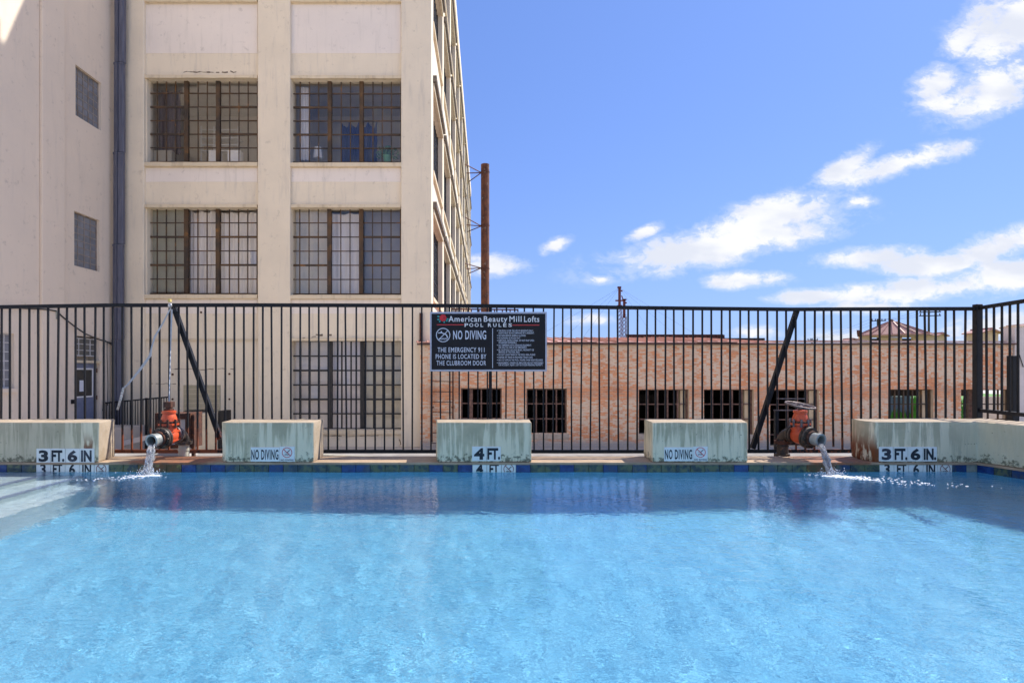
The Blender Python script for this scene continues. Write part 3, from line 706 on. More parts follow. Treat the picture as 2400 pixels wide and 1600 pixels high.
# ------------------------------------------------------------------ gate valves and their water jets
def valve(bx, by, ang, label, wheel):
    t = thing('gate_valve', (bx, by, ZD), label, 'valve')
    d = Vector((math.sin(ang), -math.cos(ang), -.085)).normalized(); side_ = Vector((math.cos(ang), math.sin(ang), 0))
    zc = .362; E = Vector((bx, by, zc))
    def ax(q): return E + d * q
    if wheel: MB().lathe((bx, by, ZD), (0, 0, 1), [(0, .078), (.02, .078), (.022, .06), (.10, .06), (.102, .066), (.115, .066), (.117, .06), (.145, .06)], 22).build('base_pipe', m_iron, t, smooth=35)
    else: MB().lathe((bx, by, -.03), (0, 0, 1), [(0, .056), (.18, .056), (.182, .062), (.21, .062), (.212, .056), (.265, .056)], 22).build('base_pipe', m_pvc, t, smooth=35)
    m = MB(); m.lathe((bx, by, ZD + .128), (0, 0, 1), [(0, .07), (.004, .088), (.04, .09), (.044, .07)], 22)
    for k in range(6): a = k * math.pi / 3 + .3; m.lathe((bx + .078 * math.cos(a), by + .078 * math.sin(a), ZD + .163), (0, 0, 1), [(0, .012), (.022, .012)], 6)
    m.build('base_flange', m_rust if wheel else m_iron, t, smooth=35)
    pts = []; n = 7
    for k in range(n + 1):
        a = math.pi / 2 * k / n; pts.append(Vector((bx, by, zc - .13)) + Vector((0, 0, .13)) * math.sin(a) + d * .13 * (1 - math.cos(a)))
    MB().tube(pts, .064, 18).build('elbow', m_iron, t, smooth=45)
    m = MB(); m.lathe(ax(.115), d, [(0, .07), (.003, .098), (.024, .10), (.028, .085), (.032, .10), (.052, .098), (.055, .07)], 28)
    m.build('inlet_flange', m_wheel if not wheel else m_iron, t, smooth=35)
    m = MB(); m.lathe(ax(.165), d, [(0, .072), (.03, .085), (.07, .092), (.115, .088), (.15, .075)], 26)
    for a in (.6, 1.4, 2.3, -.5):      # casting ribs
        off = (side_ * math.cos(a) + Vector((0, 0, 1)) * math.sin(a)); m.bar(ax(.165) + off * .088, ax(.31) + off * .088, .018, .02)
    up = Vector((0, 0, 1)); q = ax(.235)
    m.lathe(q, up, [(0, .085), (.06, .082), (.10, .074), (.125, .072)], 24)
    m.build('body', m_orange, t, smooth=40)
    m = MB()
    m.lathe(q + up * .118, up, [(0, .09), (.003, .108), (.022, .108), (.025, .09)], 8); m.build('bonnet_flange', m_orange, t, smooth=30)
    m = MB(); m.lathe(q + up * .144, up, [(0, .085), (.002, .10), (.018, .102), (.02, .09)], 8); m.build('bonnet_gasket', m_rust, t, smooth=30)
    bo_, _ = MB().lathe((0, 0, 0), up, [(0, .012), (.085, .012)], 6).mesh('bolt', m_wheel if wheel else m_rust, origin=(0, 0, 0))
    for k in range(8):
        a = k * math.pi / 4 + .39; link('bolt', bo_, q + up * .10 + Vector((math.cos(a), math.sin(a), 0)) * .098, t)
    m = MB(); m.lathe(q + up * .163, up, [(0, .08), (.03, .078), (.062, .068), (.085, .06), (.09, .07), (.115, .07), (.12, .04)], 22); m.build('bonnet', m_orange, t, smooth=40)
    if wheel:
        MB().lathe(q + up * .28, up, [(0, .022), (.07, .018)], 12).build('stem', m_iron, t, smooth=40)
        wc = q + up * .335; tl = Matrix.Rotation(R(7), 3, 'Y') @ Matrix.Rotation(R(10), 3, 'X'); m = MB()
        m.tube([wc + tl @ Vector((.147 * math.cos(a), .147 * math.sin(a), 0)) for a in np.linspace(0, 2 * math.pi, 36, endpoint=False)], .0105, 8, closed=True)
        for k in range(5):
            a = k * 2 * math.pi / 5 + .4
            m.tube([wc + tl @ Vector((.02 * math.cos(a), .02 * math.sin(a), 0)), wc + tl @ Vector((.085 * math.cos(a + .22), .085 * math.sin(a + .22), .004)), wc + tl @ Vector((.142 * math.cos(a), .142 * math.sin(a), 0))], .010, 6)
        m.lathe(wc - up * .015, up, [(0, .03), (.035, .028)], 14); m.build('hand_wheel', m_wheel, t, smooth=50)
    else:
        m = MB(); m.lathe(q + up * .28, up, [(0, .05), (.02, .05), (.022, .036), (.04, .036)], 16)
        p = q + up * .315; m.box(p.x - .042, p.x + .042, p.y - .042, p.y + .042, p.z, p.z + .062); m.build('stem_nut', m_rust, t, bevel=.004)
    m = MB(); m.lathe(ax(.315), d, [(0, .075), (.003, .118), (.026, .12), (.03, .10), (.034, .118), (.055, .114), (.06, .07)], 28)
    for k in range(8):
        a = k * math.pi / 4; off = (side_ * math.cos(a) + Vector((0, 0, 1)) * math.sin(a)) * .10; m.lathe(ax(.372) + off, d, [(0, .011), (.016, .011)], 6)
    m.build('outlet_flange', m_iron, t, smooth=35)
    m = MB(); m.lathe(ax(.372), d, [(0, .078), (.012, .082), (.03, .080), (.034, .072)], 24); m.build('pipe_collar', m_rust, t, smooth=40)
    m = MB(); e0, e1 = .385, .495
    m.lathe(ax(e0), d, [(0, .066), (e1 - e0 - .03, .066), (e1 - e0 - .028, .0725), (e1 - e0, .0725), (e1 - e0, .052), (0.02, .050), (.0, .0)], 26, cap=False); m.build('outlet_pipe', m_galv, t, smooth=35)
    return ax(e1), d
e1, d1 = valve(X(431, 206), F / 206, R(-9), 'orange gate valve with square stem nut, at left between marked blocks', False)
e2, d2 = valve(X(1834, 205), F / 205, R(19), 'orange gate valve topped by a round handwheel, at right between marked blocks', True)
# loose pipe strap under the right valve
def jet(e, d, hit, label, seed):
    rr = random.Random(seed); t = thing('water_jet', hit, label, 'water jet')
    start = e + Vector((0, 0, -.034)) - d * .05; hit = Vector(hit); hv = Vector((hit.x - start.x, hit.y - start.y, 0)); drop = start.z + .01
    for k in range(20):
        ph = rr.uniform(0, 6); oa = rr.uniform(0, 6.28); sp0 = .030 * math.sqrt(rr.random()); pts = []; rs_ = []; w1, w2 = rr.uniform(13, 24), rr.uniform(18, 33); q0, q1 = (0, 1) if k < 9 else sorted((rr.uniform(0, .7), rr.uniform(.4, 1)))
        if q1 - q0 < .2: q1 = min(1, q0 + .25)
        for i in range(30):
            q = q0 + (q1 - q0) * i / 29
            p = start + hv * (q ** .62) + Vector((0, 0, -drop * q ** 1.25))
            p += Vector((math.cos(oa + q * 3), math.sin(oa + q * 3), .25 * math.sin(ph + q * 9))) * sp0 * (1 + .25 * q) + Vector((math.sin(ph + q * w1), math.sin(ph * 2 + q * w2), 0)) * (.0025 + .004 * q)
            e_ = min(1, i / 3, (29 - i) / 3 if q1 < 1 else 1)
            pts.append(p); rs_.append((.011 if k < 4 else .0062) * (1 + .45 * math.sin(ph + q * w2 + k) + .25 * math.sin(q * 47 + k)) * max(.12, e_))
        MB().tube(pts, rs_, 7).build('water_strand', m_stream, t, smooth=80)
    m = MB()
    for _ in range(70):
        q = rr.random() ** .7; p = start + hv * (q ** .62) + Vector((0, 0, -drop * q ** 1.25)); m.ball(p + Vector((rr.gauss(0, .024), rr.gauss(0, .02), rr.gauss(0, .012))) * (.8 + .7 * q), rr.uniform(.0015, .004), (1, 1, rr.uniform(1, 2)), 6, 4)
    tag(m.build('spray_drops', m_stream, t, smooth=60), kind='stuff')
    m = MB()
    for _ in range(150):
        r_ = abs(rr.gauss(0, .11)); a = rr.uniform(0, 6.28); h = abs(rr.gauss(0, .045)) * math.exp(-r_ * 3) + .004
        m.ball((hit.x + r_ * math.cos(a) * 1.2, min(hit.y + r_ * math.sin(a) * .5, YP - .02), h), rr.uniform(.002, .0055), n=6, m=4)
    tag(m.build('splash_drops', m_foam, t, smooth=60), kind='stuff')
    return t
hit1 = (X(345, F / 5.60), 5.60, 0.0); hit2 = (X(1948, F / 5.58), 5.58, 0.0)
jet(e1, d1, hit1, 'water pouring from the left valve into the pool', 1)
jet(e2, d2, hit2, 'water pouring from the right valve into the pool', 2)
def foam(hit, dirs, n, seed):
    rr = random.Random(seed); m = MB()
    for _ in range(n):
        dx, dy, L = rr.choice(dirs); q = rr.random() ** 2.2 * L; sp = .035 + .11 * q
        x = hit[0] + dx * q + rr.gauss(0, sp); y_ = hit[1] + dy * q + rr.gauss(0, sp * .55)
        if y_ > YP - .03: continue
        m.ball((x, y_, .004), rr.uniform(.0035, .011) * (1 - .35 * q / L), (rr.uniform(1, 2.4), rr.uniform(.7, 1.2), rr.uniform(.25, .5)), 7, 4)
    return m
tag(foam(hit1, [(-.85, -.5, .55), (-.3, -.6, .4), (.6, -.25, .3), (-.2, -.2, .15), (-.1, 0, .12)], 420, 4).build('foam', m_foam, smooth=60), kind='stuff')
tag(foam(hit2, [(.9, -.75, .75), (.8, -.3, .6), (.4, -.5, .4), (-.3, -.2, .2), (.1, -.1, .15), (1.0, -.55, 1.0)], 560, 5).build('foam', m_foam, smooth=60), kind='stuff')

# ------------------------------------------------------------------ mill building
YA = F / 64.0                       # pilaster faces
BAY = YA + .14; WIN = YA + .34      # recessed bay wall, glazing plane
XR = X(1011, 64); XL = X(268, 64)   # right and left ends of the facade
HT = 25.0; HF = 22.5
bld = thing('mill_building', ((XL + XR) / 2, 45, -1.75), 'tall beige concrete mill building with steel grid windows', 'building')
PIL = [(XL - .3, X(337, 64)), (X(604, 64), X(680, 64)), (X(940, 64), XR)]
m = MB()
for a, b in PIL[:2]: m.box(a, b, YA, YA + .6, -1.75, HF)
m.box(PIL[2][0], XR, YA, YA + .75, -1.75, HT)
m.build('pilasters', m_fac, bld, bevel=.015, seg=1)
sb = sY(BAY)
bays = [(PIL[0][1] - .01, PIL[1][0] + .01), (PIL[1][1] - .01, PIL[2][0] + .01)]
sw = sY(WIN)
# window openings (px): x0,x1,top,bottom, sections
WINS = {(0, 0): (345, 605, 185, 382), (0, 1): (345, 604, 487, 690), (1, 0): (680, 941, 186, 383), (1, 1): (679, 940, 487, 691), (1, 2): (681, 943, 798, 1006)}
wallm = MB(); FLZ = []
for bi, (xa, xb) in enumerate(bays):
    rows = sorted([k[1] for k in WINS if k[0] == bi]); prev = HF
    for r in rows:
        w = WINS[(bi, r)]; zt, zb = Z(w[2], sb), Z(w[3], sb)
        wallm.box(xa, xb, BAY, BAY + .35, zt, prev); prev = zb
        # slivers at the jambs
        wallm.box(xa, X(w[0], sb), BAY, BAY + .35, zb, zt); wallm.box(X(w[1], sb), xb, BAY, BAY + .35, zb, zt)
    wallm.box(xa, xb, BAY, BAY + .35, -1.75, prev)
wallm.build('wall', m_fac, bld)
def ppx(bi): return ((340, 605), (680, 941))[bi]
for bi in (0, 1):
    for (t, b) in ((12, 126), (394, 427), (702, 735)) if bi == 0 else ((12, 126), (394, 427), (702, 735)):
        a, c = ppx(bi); MB().box(X(a, sb) + .02, X(c, sb) - .02, BAY - .012, BAY + .01, Z(b, sb), Z(t, sb)).build('spandrel_panel', m_panel, bld, bevel=.008, seg=1)
    a, c = ppx(bi); MB().box(X(a, sb), X(c, sb), BAY - .13, BAY + .02, Z(9, sb), Z(-1, sb)).build('sill', m_cream, bld, bevel=.01, seg=1, subdiv=.3, jit=.012)
# ledge over the filled-in ground floor bay, and its vent panel
MB().box(X(336, sb), X(605, sb), BAY - .05, BAY + .02, Z(799, sb), Z(794, sb)).build('ledge', m_cream, bld, subdiv=.3, jit=.01)
m_vent = M('vent_tan', (.46, .41, .28), (.40, .355, .24), 3, .8)
vent = MB().box(X(431, sb), X(517, sb), BAY - .03, BAY + .01, Z(968, sb), Z(902, sb)).build('vent_panel', m_vent, bld, bevel=.006, seg=1)
m = MB()
for k in range(5): zz = Z(912 + k * 11, sb); m.box(X(433, sb), X(515, sb), BAY - .036, BAY - .029, zz, zz + .012)
m.build('panel_joints', m_cream, vent)
m = MB()
for (u, v, r_) in ((405, 877, 2.6), (538, 876, 2.4), (405, 935, 2.2), (538, 935, 2.2), (472, 732, 2.6), (643, 899, 3.2)):
    m.lathe((X(u, sb), BAY - .03, Z(v, sb)), (0, 1, 0), [(0, r_ / sb), (.05, r_ / sb)], 8)
m.build('anchor_bolt', m_rust, bld)
def crack(pts, w, seed):
    rr = random.Random(seed); m = MB(); P = []
    for (a, b) in zip(pts[:-1], pts[1:]):
        for q in range(9): P.append((X(a[0] + (b[0] - a[0]) * q / 9, sb), Z(a[1] + (b[1] - a[1]) * q / 9 + rr.gauss(0, .9), sb)))
    for (a, b) in zip(P[:-1], P[1:]):
        if rr.random() < .8: m.bar((a[0], BAY - .001, a[1]), (b[0] + .01, BAY - .001, b[1]), .008, rr.uniform(.4, 1.6) * w)
    return m.build('crack', m_crack, bld)
m_crack = M('crack_dark', (.10, .075, .055), (.22, .17, .12), 8, .95)
for i, (p, w) in enumerate((([(735, 785), (782, 786)], .05), ([(392, 864), (470, 866), (560, 863)], .02), ([(430, 168), (500, 171), (560, 169)], .03), ([(400, 408), (445, 412), (500, 414)], .045), ([(700, 793), (745, 788)], .02), ([(420, 75), (510, 74)], .02), ([(760, 75), (830, 74), (935, 75)], .02), ([(450, 43), (475, 41)], .04), ([(940, 1040), (935, 1028)], .03), ([(700, 1018), (800, 1022), (930, 1020)], .02), ([(350, 899), (420, 900)], .015))): crack(p, w, i)
PANES = {}
def pane_mesh(w, h, mat):
    k = (round(w, 2), round(h, 2), mat.name)
    if k not in PANES: PANES[k] = MB().box(-k[0] / 2, k[0] / 2, -.003, .003, -k[1] / 2, k[1] / 2).mesh('pane', mat, origin=(0, 0, 0))[0]
    return PANES[k]
def grid_window(parent, x0, x1, z0, z1, Yv, cols, mulls, rows, mfr, glass, bw=.017, vents=True):
    """cols = columns per section, mulls = mullion width"""
    fr = MB(); W_ = x1 - x0; n = sum(cols); cw = (W_ - .06 - mulls * (len(cols) - 1)) / n; xs = []; x = x0 + .03
    fr.box(x0, x0 + .035, Yv - .03, Yv + .05, z0, z1); fr.box(x1 - .035, x1, Yv - .03, Yv + .05, z0, z1); fr.box(x0 + .035, x1 - .035, Yv - .03, Yv + .05, z0, z0 + .05); fr.box(x0 + .035, x1 - .035, Yv - .03, Yv + .05, z1 - .04, z1)
    rh = (z1 - z0 - .09) / rows
    cells = []
    for si, c in enumerate(cols):
        for k in range(c):
            cells.append((x + k * cw, x + (k + 1) * cw))
            if k: fr.box(x + k * cw - bw, x + k * cw + bw, Yv - .012, Yv + .02, z0 + .051, z1 - .041)
        for r in range(1, rows):
            thick = .036 if (vents and len(cols) == 3 and si != 1 and r in (2, 4)) else bw
            fr.box(x, x + c * cw, Yv - .018, Yv + .018, z0 + .05 + r * rh - thick, z0 + .05 + r * rh + thick)
        x += c * cw
        if si < len(cols) - 1: fr.box(x + .002, x + mulls - .002, Yv - .06, Yv + .06, z0 + .051, z1 - .041); x += mulls
    f = fr.build('window', mfr, parent)
    for (a, b) in cells:
        for r in range(rows):
            zc = z0 + .05 + (r + .5) * rh
            link('pane', pane_mesh(b - a - .03, rh - .03, glass), ((a + b) / 2, Yv + .006, zc), f, rot=(RND.gauss(0, .018), 0, RND.gauss(0, .018)))
    return f
WF = {}
for (bi, r), w in WINS.items():
    x0, x1, zt, zb = X(w[0], sw), X(w[1], sw), Z(w[2], sw), Z(w[3], sw)
    f = WF[(bi, r)] = grid_window(bld, x0, x1, zb, zt, WIN, (4, 3, 4), .15, 6, m_muntin if r < 2 else m_muntin_dk, m_glass, .017 if r < 2 else .027)
    xa, xb = X(w[0] - 5, sb), X(w[1], sb)
    MB().box(xa, xb, BAY - .1, BAY + .02, Z(w[2] + 1, sb), Z(w[2] - 6, sb)).build('lintel', m_cream, f, subdiv=.35, jit=.012)
    MB().box(xa, xb + .02, BAY - .13, BAY + .15, Z(w[3] + 10, sb), Z(w[3] + 1, sb)).build('sill', m_cream, f, subdiv=.35, jit=.01)
# rooms behind the front windows
YR = 25.0
m = MB()
m.box(XL - .2, XR - .35, YR, YR + .2, -1.75, HT)                                     # back wall
for zf in (8.0, 3.1, -1.7, 12.75): m.box(XL - .2, XR - .35, WIN + .12, YR, zf - .25, zf)   # floors
m.box(bays[0][1] - .15, bays[0][1] + .15, WIN + .12, YR, -1.4, HF - .4); m.box(XR - .5, XR - .35, WIN + .08, YR, -1.4, HT); m.box(XL - .2, XL, WIN + .12, YR, -1.4, HF - .4)
m.build('interior_wall', m_room, bld)
# things seen through the windows
def cloth(px0, px1, py0, py1, Yv, mat, label, cat, waves, amp=.05, top=0):
    s_ = sY(Yv); x0, x1, z0, z1 = X(px0, s_), X(px1, s_), Z(py1, s_), Z(py0, s_); n = max(8, int(waves * 8)); vs = []
    for q in range(n + 1):
        u = q / n; dip = top * abs(math.sin(u * math.pi * waves * .5))
        for zz in (z0, (z0 + z1) / 2, z1 - dip): vs.append((x0 + (x1 - x0) * u, Yv + amp * math.sin(u * waves * 2 * math.pi + .4 * math.sin(zz)) * (1 + .2 * math.sin(u * 9)), zz))
    t = MB().add(vs, [(3 * q + j, 3 * q + 3 + j, 3 * q + 4 + j, 3 * q + 1 + j) for q in range(n) for j in (0, 1)]).build('curtain', mat, None, fix=False, smooth=80)
    return tag(t, label, cat)
YC = WIN + .25
cloth(447, 512, 492, 689, YC, m_curtain, 'white curtain in the middle section of the lower left upstairs window', 'curtain', 5, .04, .12)
cloth(519, 604, 497, 689, YC, m_curtain, 'white curtain in the right section of the lower left upstairs window', 'curtain', 7, .045, .06)
cloth(347, 436, 488, 684, YC - .08, m_blind, 'flat grey-green blind in the lower left upstairs window', 'blind', 2, .006)
cloth(779, 846, 500, 690, YC, m_curtain, 'white curtain in the middle of the window straight above the ground-floor black window', 'curtain', 3, .05, .05)
cloth(681, 770, 490, 690, YC, M('cream_sheet', (.66, .60, .49), (.54, .50, .41), 1.3), 'cream sheet covering the left part of the window above the ground-floor window', 'curtain', 3, .02)
cloth(856, 941, 490, 691, YC + .35, M('glass_tone_sheet', (.33, .32, .32), (.27, .27, .29), 1.2), 'added grey sheet standing in for dim reflecting glass, right part of the window above the ground-floor window', 'curtain', 2, .02)  # added sheet; its grey imitates dark glass with reflections
cloth(682, 768, 800, 1004, YC - .06, M('paper_sheet', (.80, .72, .66), (.70, .64, .59), 1.5), 'pale paper sheet behind left part of the ground-floor black window', 'curtain', 2, .012)
cloth(776, 848, 800, 1004, YC - .05, M('lilac_sheet', (.80, .73, .72), (.73, .67, .66), 1.5), 'lilac-white curtain behind middle of the ground-floor black window', 'curtain', 4, .02)
cloth(854, 942, 800, 1004, YC - .06, M('tan_blind', (.70, .62, .46), (.62, .55, .41), 1.5), 'tan blind behind right part of the ground-floor black window', 'blind', 2, .012)
cloth(372, 424, 215, 362, YC + .3, m_purple, 'dark purple curtain at left of the top left window', 'curtain', 5, .05)
cloth(704, 727, 205, 375, YC + .1, m_curtain, 'narrow white curtain in the top window with the plant', 'curtain', 3, .03)
cloth(800, 884, 286, 383, YC + .4, m_bluecloth, 'navy blue curtain in the top window beside the potted plant', 'curtain', 8, .06, .2)
# potted plant on the top right sill
s_ = sY(WIN + .3); px, pz = X(908, s_), Z(382, s_)
pl = thing('potted_plant', (px, WIN + .3, pz), 'leafy plant in a green pot behind the top right window', 'plant')
MB().lathe((px, WIN + .3, pz), (0, 0, 1), [(0, .12), (.24, .165), (.26, .175), (.27, .15)], 18).build('pot', m_pot, pl, smooth=40)
m = MB(); rr = random.Random(9)
for _ in range(120):
    a = rr.uniform(0, 6.28); r_ = rr.uniform(.05, .42); c_ = Vector((px + r_ * math.cos(a), WIN + .3 + r_ * .35 * math.sin(a), pz + .3 + rr.uniform(-.05, .35) - r_ * .25)); u = Vector((rr.uniform(-1, 1), rr.uniform(-.4, .4), rr.uniform(-1, .3))).normalized() * rr.uniform(.05, .1); v = u.cross(Vector((0, 1, .3))).normalized() * .035
    m.add([c_ - u, c_ + v, c_ + u, c_ - v], [(0, 1, 2, 3)])
m.build('foliage', m_leaf, pl, fix=False)
s_ = sY(WIN + .6); px, pz = X(746, s_), Z(372, s_)
lp = thing('table_lamp', (px, WIN + .6, pz), 'white lamp with square shade behind the top window with the plant', 'lamp')
MB().lathe((px, WIN + .6, pz - .4), (0, 0, 1), [(0, .09), (.02, .09), (.03, .02), (.45, .02)], 12).build('stand', m_white, lp, smooth=40)
MB().lathe((px, WIN + .6, pz), (0, 0, 1), [(0, .19), (.42, .15)], 6).build('lamp_shade', m_white, lp)
# desk, monitors and boxes in the top left room
def wbox(nm, a, b, c_, d_, Yv, dep, mat, label, cat):
    s_ = sY(Yv); return tag(MB().box(X(a, s_), X(b, s_), Yv, Yv + dep, Z(d_, s_), Z(c_, s_)).build(nm, mat, bevel=.01, seg=1), label, cat)
wbox('storage_box', 352, 402, 352, 382, WIN + .2, .3, m_cabinet, 'cream box on the sill at the left end of the top left window', 'box')
wbox('storage_box', 489, 513, 352, 382, WIN + .2, .3, m_white, 'white box on the sill left of the second mullion, top left window', 'box')
wbox('storage_box', 533, 563, 352, 382, WIN + .2, .3, m_white, 'white box on the sill right of the second mullion, top left window', 'box')
dk = thing('shelf_rack', (X(520, sY(23)), 23, 8.0), 'white shelf rack inside the room of the top left window', 'shelf')
s_ = sY(23.0)
for v in (303, 322, 338, 352): MB().box(X(470, s_), X(560, s_), 23, 23.4, Z(v + 2.5, s_), Z(v, s_)).build('shelf', m_white, dk)
for u in (470, 500, 557): MB().box(X(u, s_), X(u + 3, s_), 22.99, 23.03, 8.0, Z(296, s_)).build('upright', m_white, dk)
tag(MB().box(X(476, s_), X(492, s_), 23.05, 23.3, Z(352, s_) + .002, Z(341, s_)).build('storage_box', m_wood, bevel=.01, seg=1), 'small tan box on the white shelf rack in the top left window', 'box')
tag(MB().box(X(497, s_), X(515, s_), 23.05, 23.3, Z(322, s_) + .002, Z(305, s_)).build('storage_box', m_cabinet, bevel=.01, seg=1), 'cream carton on the white shelf rack in the top left window', 'box')

# right-hand side of the mill building
SX = XR; PB = 5.35; PW = .85; NB = 10
m = MB()
for k in range(1, NB + 1):
    y0 = YA + .75 if k == 0 else YA + k * PB - .1
    m.box(SX - .4, SX, y0, y0 + PW, -1.75, HT - .6)
m.build('pilasters', m_fac, bld)
rowsz = [(Z(487, 64), Z(690, 64)), (Z(182, 64), Z(382, 64)), (17.4, 14.3), (22.3, 19.2)]
wm = MB(); YE = YA + NB * PB + .75
prev = HT
for zt, zb_ in sorted(rowsz, reverse=True):
    wm.box(SX - .42, SX - .07, YA + .76, YE, zt, prev); prev = zb_
wm.box(SX - .42, SX - .07, YA + .76, YE, -1.75, prev)
wm.box(XL - .3, SX - .45, YR + .21, YE, -1.75, HT); wm.box(XL - .3, SX - .45, WIN + .13, YR + .2, HF - .3, HF - .02)
wm.build('side_wall', m_fac, bld)
MB().box(SX - .45, SX + .05, YA - .02, YE, HT - .6, HT + .3).build('parapet', m_fac, bld)
for k in range(NB):
    ya = YA + (.76 if k == 0 else k * PB - .1 + PW); yb = YA + (k + 1) * PB - .1
    for (zt, zb_) in rowsz:
        f = MB(); xw = SX - .24
        f.box(xw - .03, xw + .03, ya, ya + .05, zb_, zt); f.box(xw - .03, xw + .03, yb - .05, yb, zb_, zt); f.box(xw - .03, xw + .03, ya, yb, zb_, zb_ + .05)
        for q in range(1, 11): yy2 = ya + (yb - ya) * q / 11; f.box(xw - .02, xw + .012, yy2 - .02, yy2 + .02, zb_ + .05, zt)
        for q in range(1, 6): zz = zb_ + (zt - zb_) * q / 6; f.box(xw - .018, xw + .01, ya, yb, zz - .02, zz + .02)
        w = f.build('window', m_muntin_dk, bld, fix=False)
        MB().box(xw - .012, xw - .004, ya, yb, zb_, zt).build('glazing', m_glassside, w)
        MB().box(SX - .08, SX + .04, ya - .05, yb + .05, zt - .02, zt + .16).build('lintel', m_cream, w)
        MB().box(SX - .08, SX + .14, ya - .12, yb + .12, zt + .2, zt + .42).build('hood', m_hood, w)
        MB().box(SX - .22, SX + .03, ya - .02, yb + .02, zb_ - .14, zb_ + .005).build('sill', m_cream, w)

# ------------------------------------------------------------------ left annex with its side wall facing the pool
AX = XL
ann = thing('annex_building', (AX - 3, 14, -1.75), 'plain beige wing at the left with small barred windows and a blue door', 'building')
def am(u, v, dd): return (AX + dd, u, v)       # u = depth along the wall, v = height, dd = outwards
def aY(px): return F * AX / (px - VX)
def aZ(px, py): return Z(py, (px - VX) / AX)
def aop(p0, p1, t, b): return (aY(p0), aY(p1), aZ(p0, t), aZ(p0, b))
A1 = aop(177, 237, 151, 270); A2 = aop(174, 233, 494, 622); AT = aop(178, 231, 790, 834); AD = aop(172, 231, 851, 1000); AW = aop(-30, 33, 777, 912)
AD = (AD[0], AD[1], AD[2], -.86)
ops = sorted([(A1, 'w'), (A2, 'w'), ((AT[0] - .05, AT[1] + .05, AT[2] + .05, AD[3]), 'd'), (AW, 'w')], key=lambda q: q[0][0])
m = MB()
def wall_holes(mb, u0, u1, v0, v1, holes, d0, d1):
    us = sorted({u0, u1} | {h[0] for h in holes} | {h[1] for h in holes}); us = [u for u in us if u0 <= u <= u1]
    for a, b in zip(us[:-1], us[1:]):
        mid = (a + b) / 2; hh = sorted([(h[3], h[2]) for h in holes if h[0] < mid < h[1]]); z = v0
        for lo, hi in hh: mb.boxm(am, a, b, z, lo, d0, d1); z = hi
        mb.boxm(am, a, b, z, v1, d0, d1)
wall_holes(m, 5.0, YA + .3, -1.75, 27.0, [q[0] for q in ops], -.4, 0)
m.box(AX - 8, AX - .41, 5.0, YA + 5, -1.75, 27.0)
m.build('wall', m_annex, ann)
MB().boxm(am, aY(92), aY(146), -1.75, 27.0, .0, .10).build('pilaster', m_annex, ann, bevel=.03, seg=2)
def awin(op, cols, rows, glass, mfr, sill=False):
    u0, u1, zt, zb_ = op; f = MB(); dd = -.12
    f.boxm(am, u0, u0 + .04, zb_, zt, dd - .03, dd + .03); f.boxm(am, u1 - .04, u1, zb_, zt, dd - .03, dd + .03); f.boxm(am, u0 + .04, u1 - .04, zb_, zb_ + .04, dd - .03, dd + .03); f.boxm(am, u0 + .04, u1 - .04, zt - .04, zt, dd - .03, dd + .03)
    for q in range(1, cols): uu = u0 + (u1 - u0) * q / cols; f.boxm(am, uu - .015, uu + .015, zb_ + .04, zt - .04, dd - .01, dd + .02)
    for q in range(1, rows): vv = zb_ + (zt - zb_) * q / rows; f.boxm(am, u0 + .04, u1 - .04, vv - .014, vv + .014, dd - .012, dd + .018)
    w = f.build('window', mfr, ann)
    pw, ph = (u1 - u0) / cols - .03, (zt - zb_) / rows - .03
    for a in range(cols):
        for b in range(rows):
            link('pane', pane_mesh(pw, ph, glass), (AX + dd + .004, u0 + (a + .5) * (u1 - u0) / cols, zb_ + (b + .5) * (zt - zb_) / rows), w, rot=(0, RND.gauss(0, .01), R(90) + RND.gauss(0, .01)))
    if sill: MB().boxm(am, u0 - .06, u1 + .08, zb_ - .12, zb_ - .002, -.1, .07).build('sill', m_annex, w)
    return w
m_muntin_gr = M('grey_muntin', (.30, .27, .24), (.22, .17, .13), 4, .7)
awin(A1, 5, 7, m_glassdull, m_muntin_gr); awin(A2, 4, 8, m_glassdull, m_muntin_gr); awin(AW, 4, 6, m_glassdull, m_muntin_wh, True)
awin(AT, 4, 3, M('transom_glass', (.10, .10, .09), (.14, .14, .13), 2, .2), m_muntin_wh)
MB().boxm(am, AT[0] - .08, AT[1] + .1, AD[2] + .02, AD[2] + .10, -.1, .05).build('door_head', m_cream, ann)
dr = MB().boxm(am, AD[0], AD[1], AD[3], AD[2], -.14, -.08).build('door', m_door, ann)
u0, u1 = aY(181), aY(220); g0 = (u0, u1, aZ(181, 866), aZ(181, 929)); f = MB()
for a in ((u0 - .05, u0, g0[3] - .05, g0[2] + .05), (u1, u1 + .05, g0[3] - .05, g0[2] + .05), (u0, u1, g0[2], g0[2] + .05), (u0, u1, g0[3] - .05, g0[3])): f.boxm(am, a[0], a[1], a[2], a[3], -.078, -.06)
f.build('glazing_frame', m_white, dr)
MB().boxm(am, u0, u1, g0[3], g0[2], -.079, -.07).build('glazing', M('door_glass', (.03, .03, .03), rough=.1), dr)
MB().boxm(am, aY(191), aY(206), aZ(195, 917), aZ(195, 891), -.069, -.064).build('notice', m_paper, dr)
MB().boxm(am, aY(173.5), aY(175), aZ(173, 948), aZ(173, 944), -.08, -.01).build('handle', m_wheel, dr)
f = MB()
for v in (868, 931): f.boxm(am, AD[1] - .06, AD[1] + .01, aZ(230, v + 5), aZ(230, v - 5), -.08, -.05)
f.build('hinge', m_rust, dr)
MB().boxm(am, aY(166), aY(168.5), aZ(167, 946), aZ(167, 936), 0, .08).build('door_bell_box', m_black, ann)
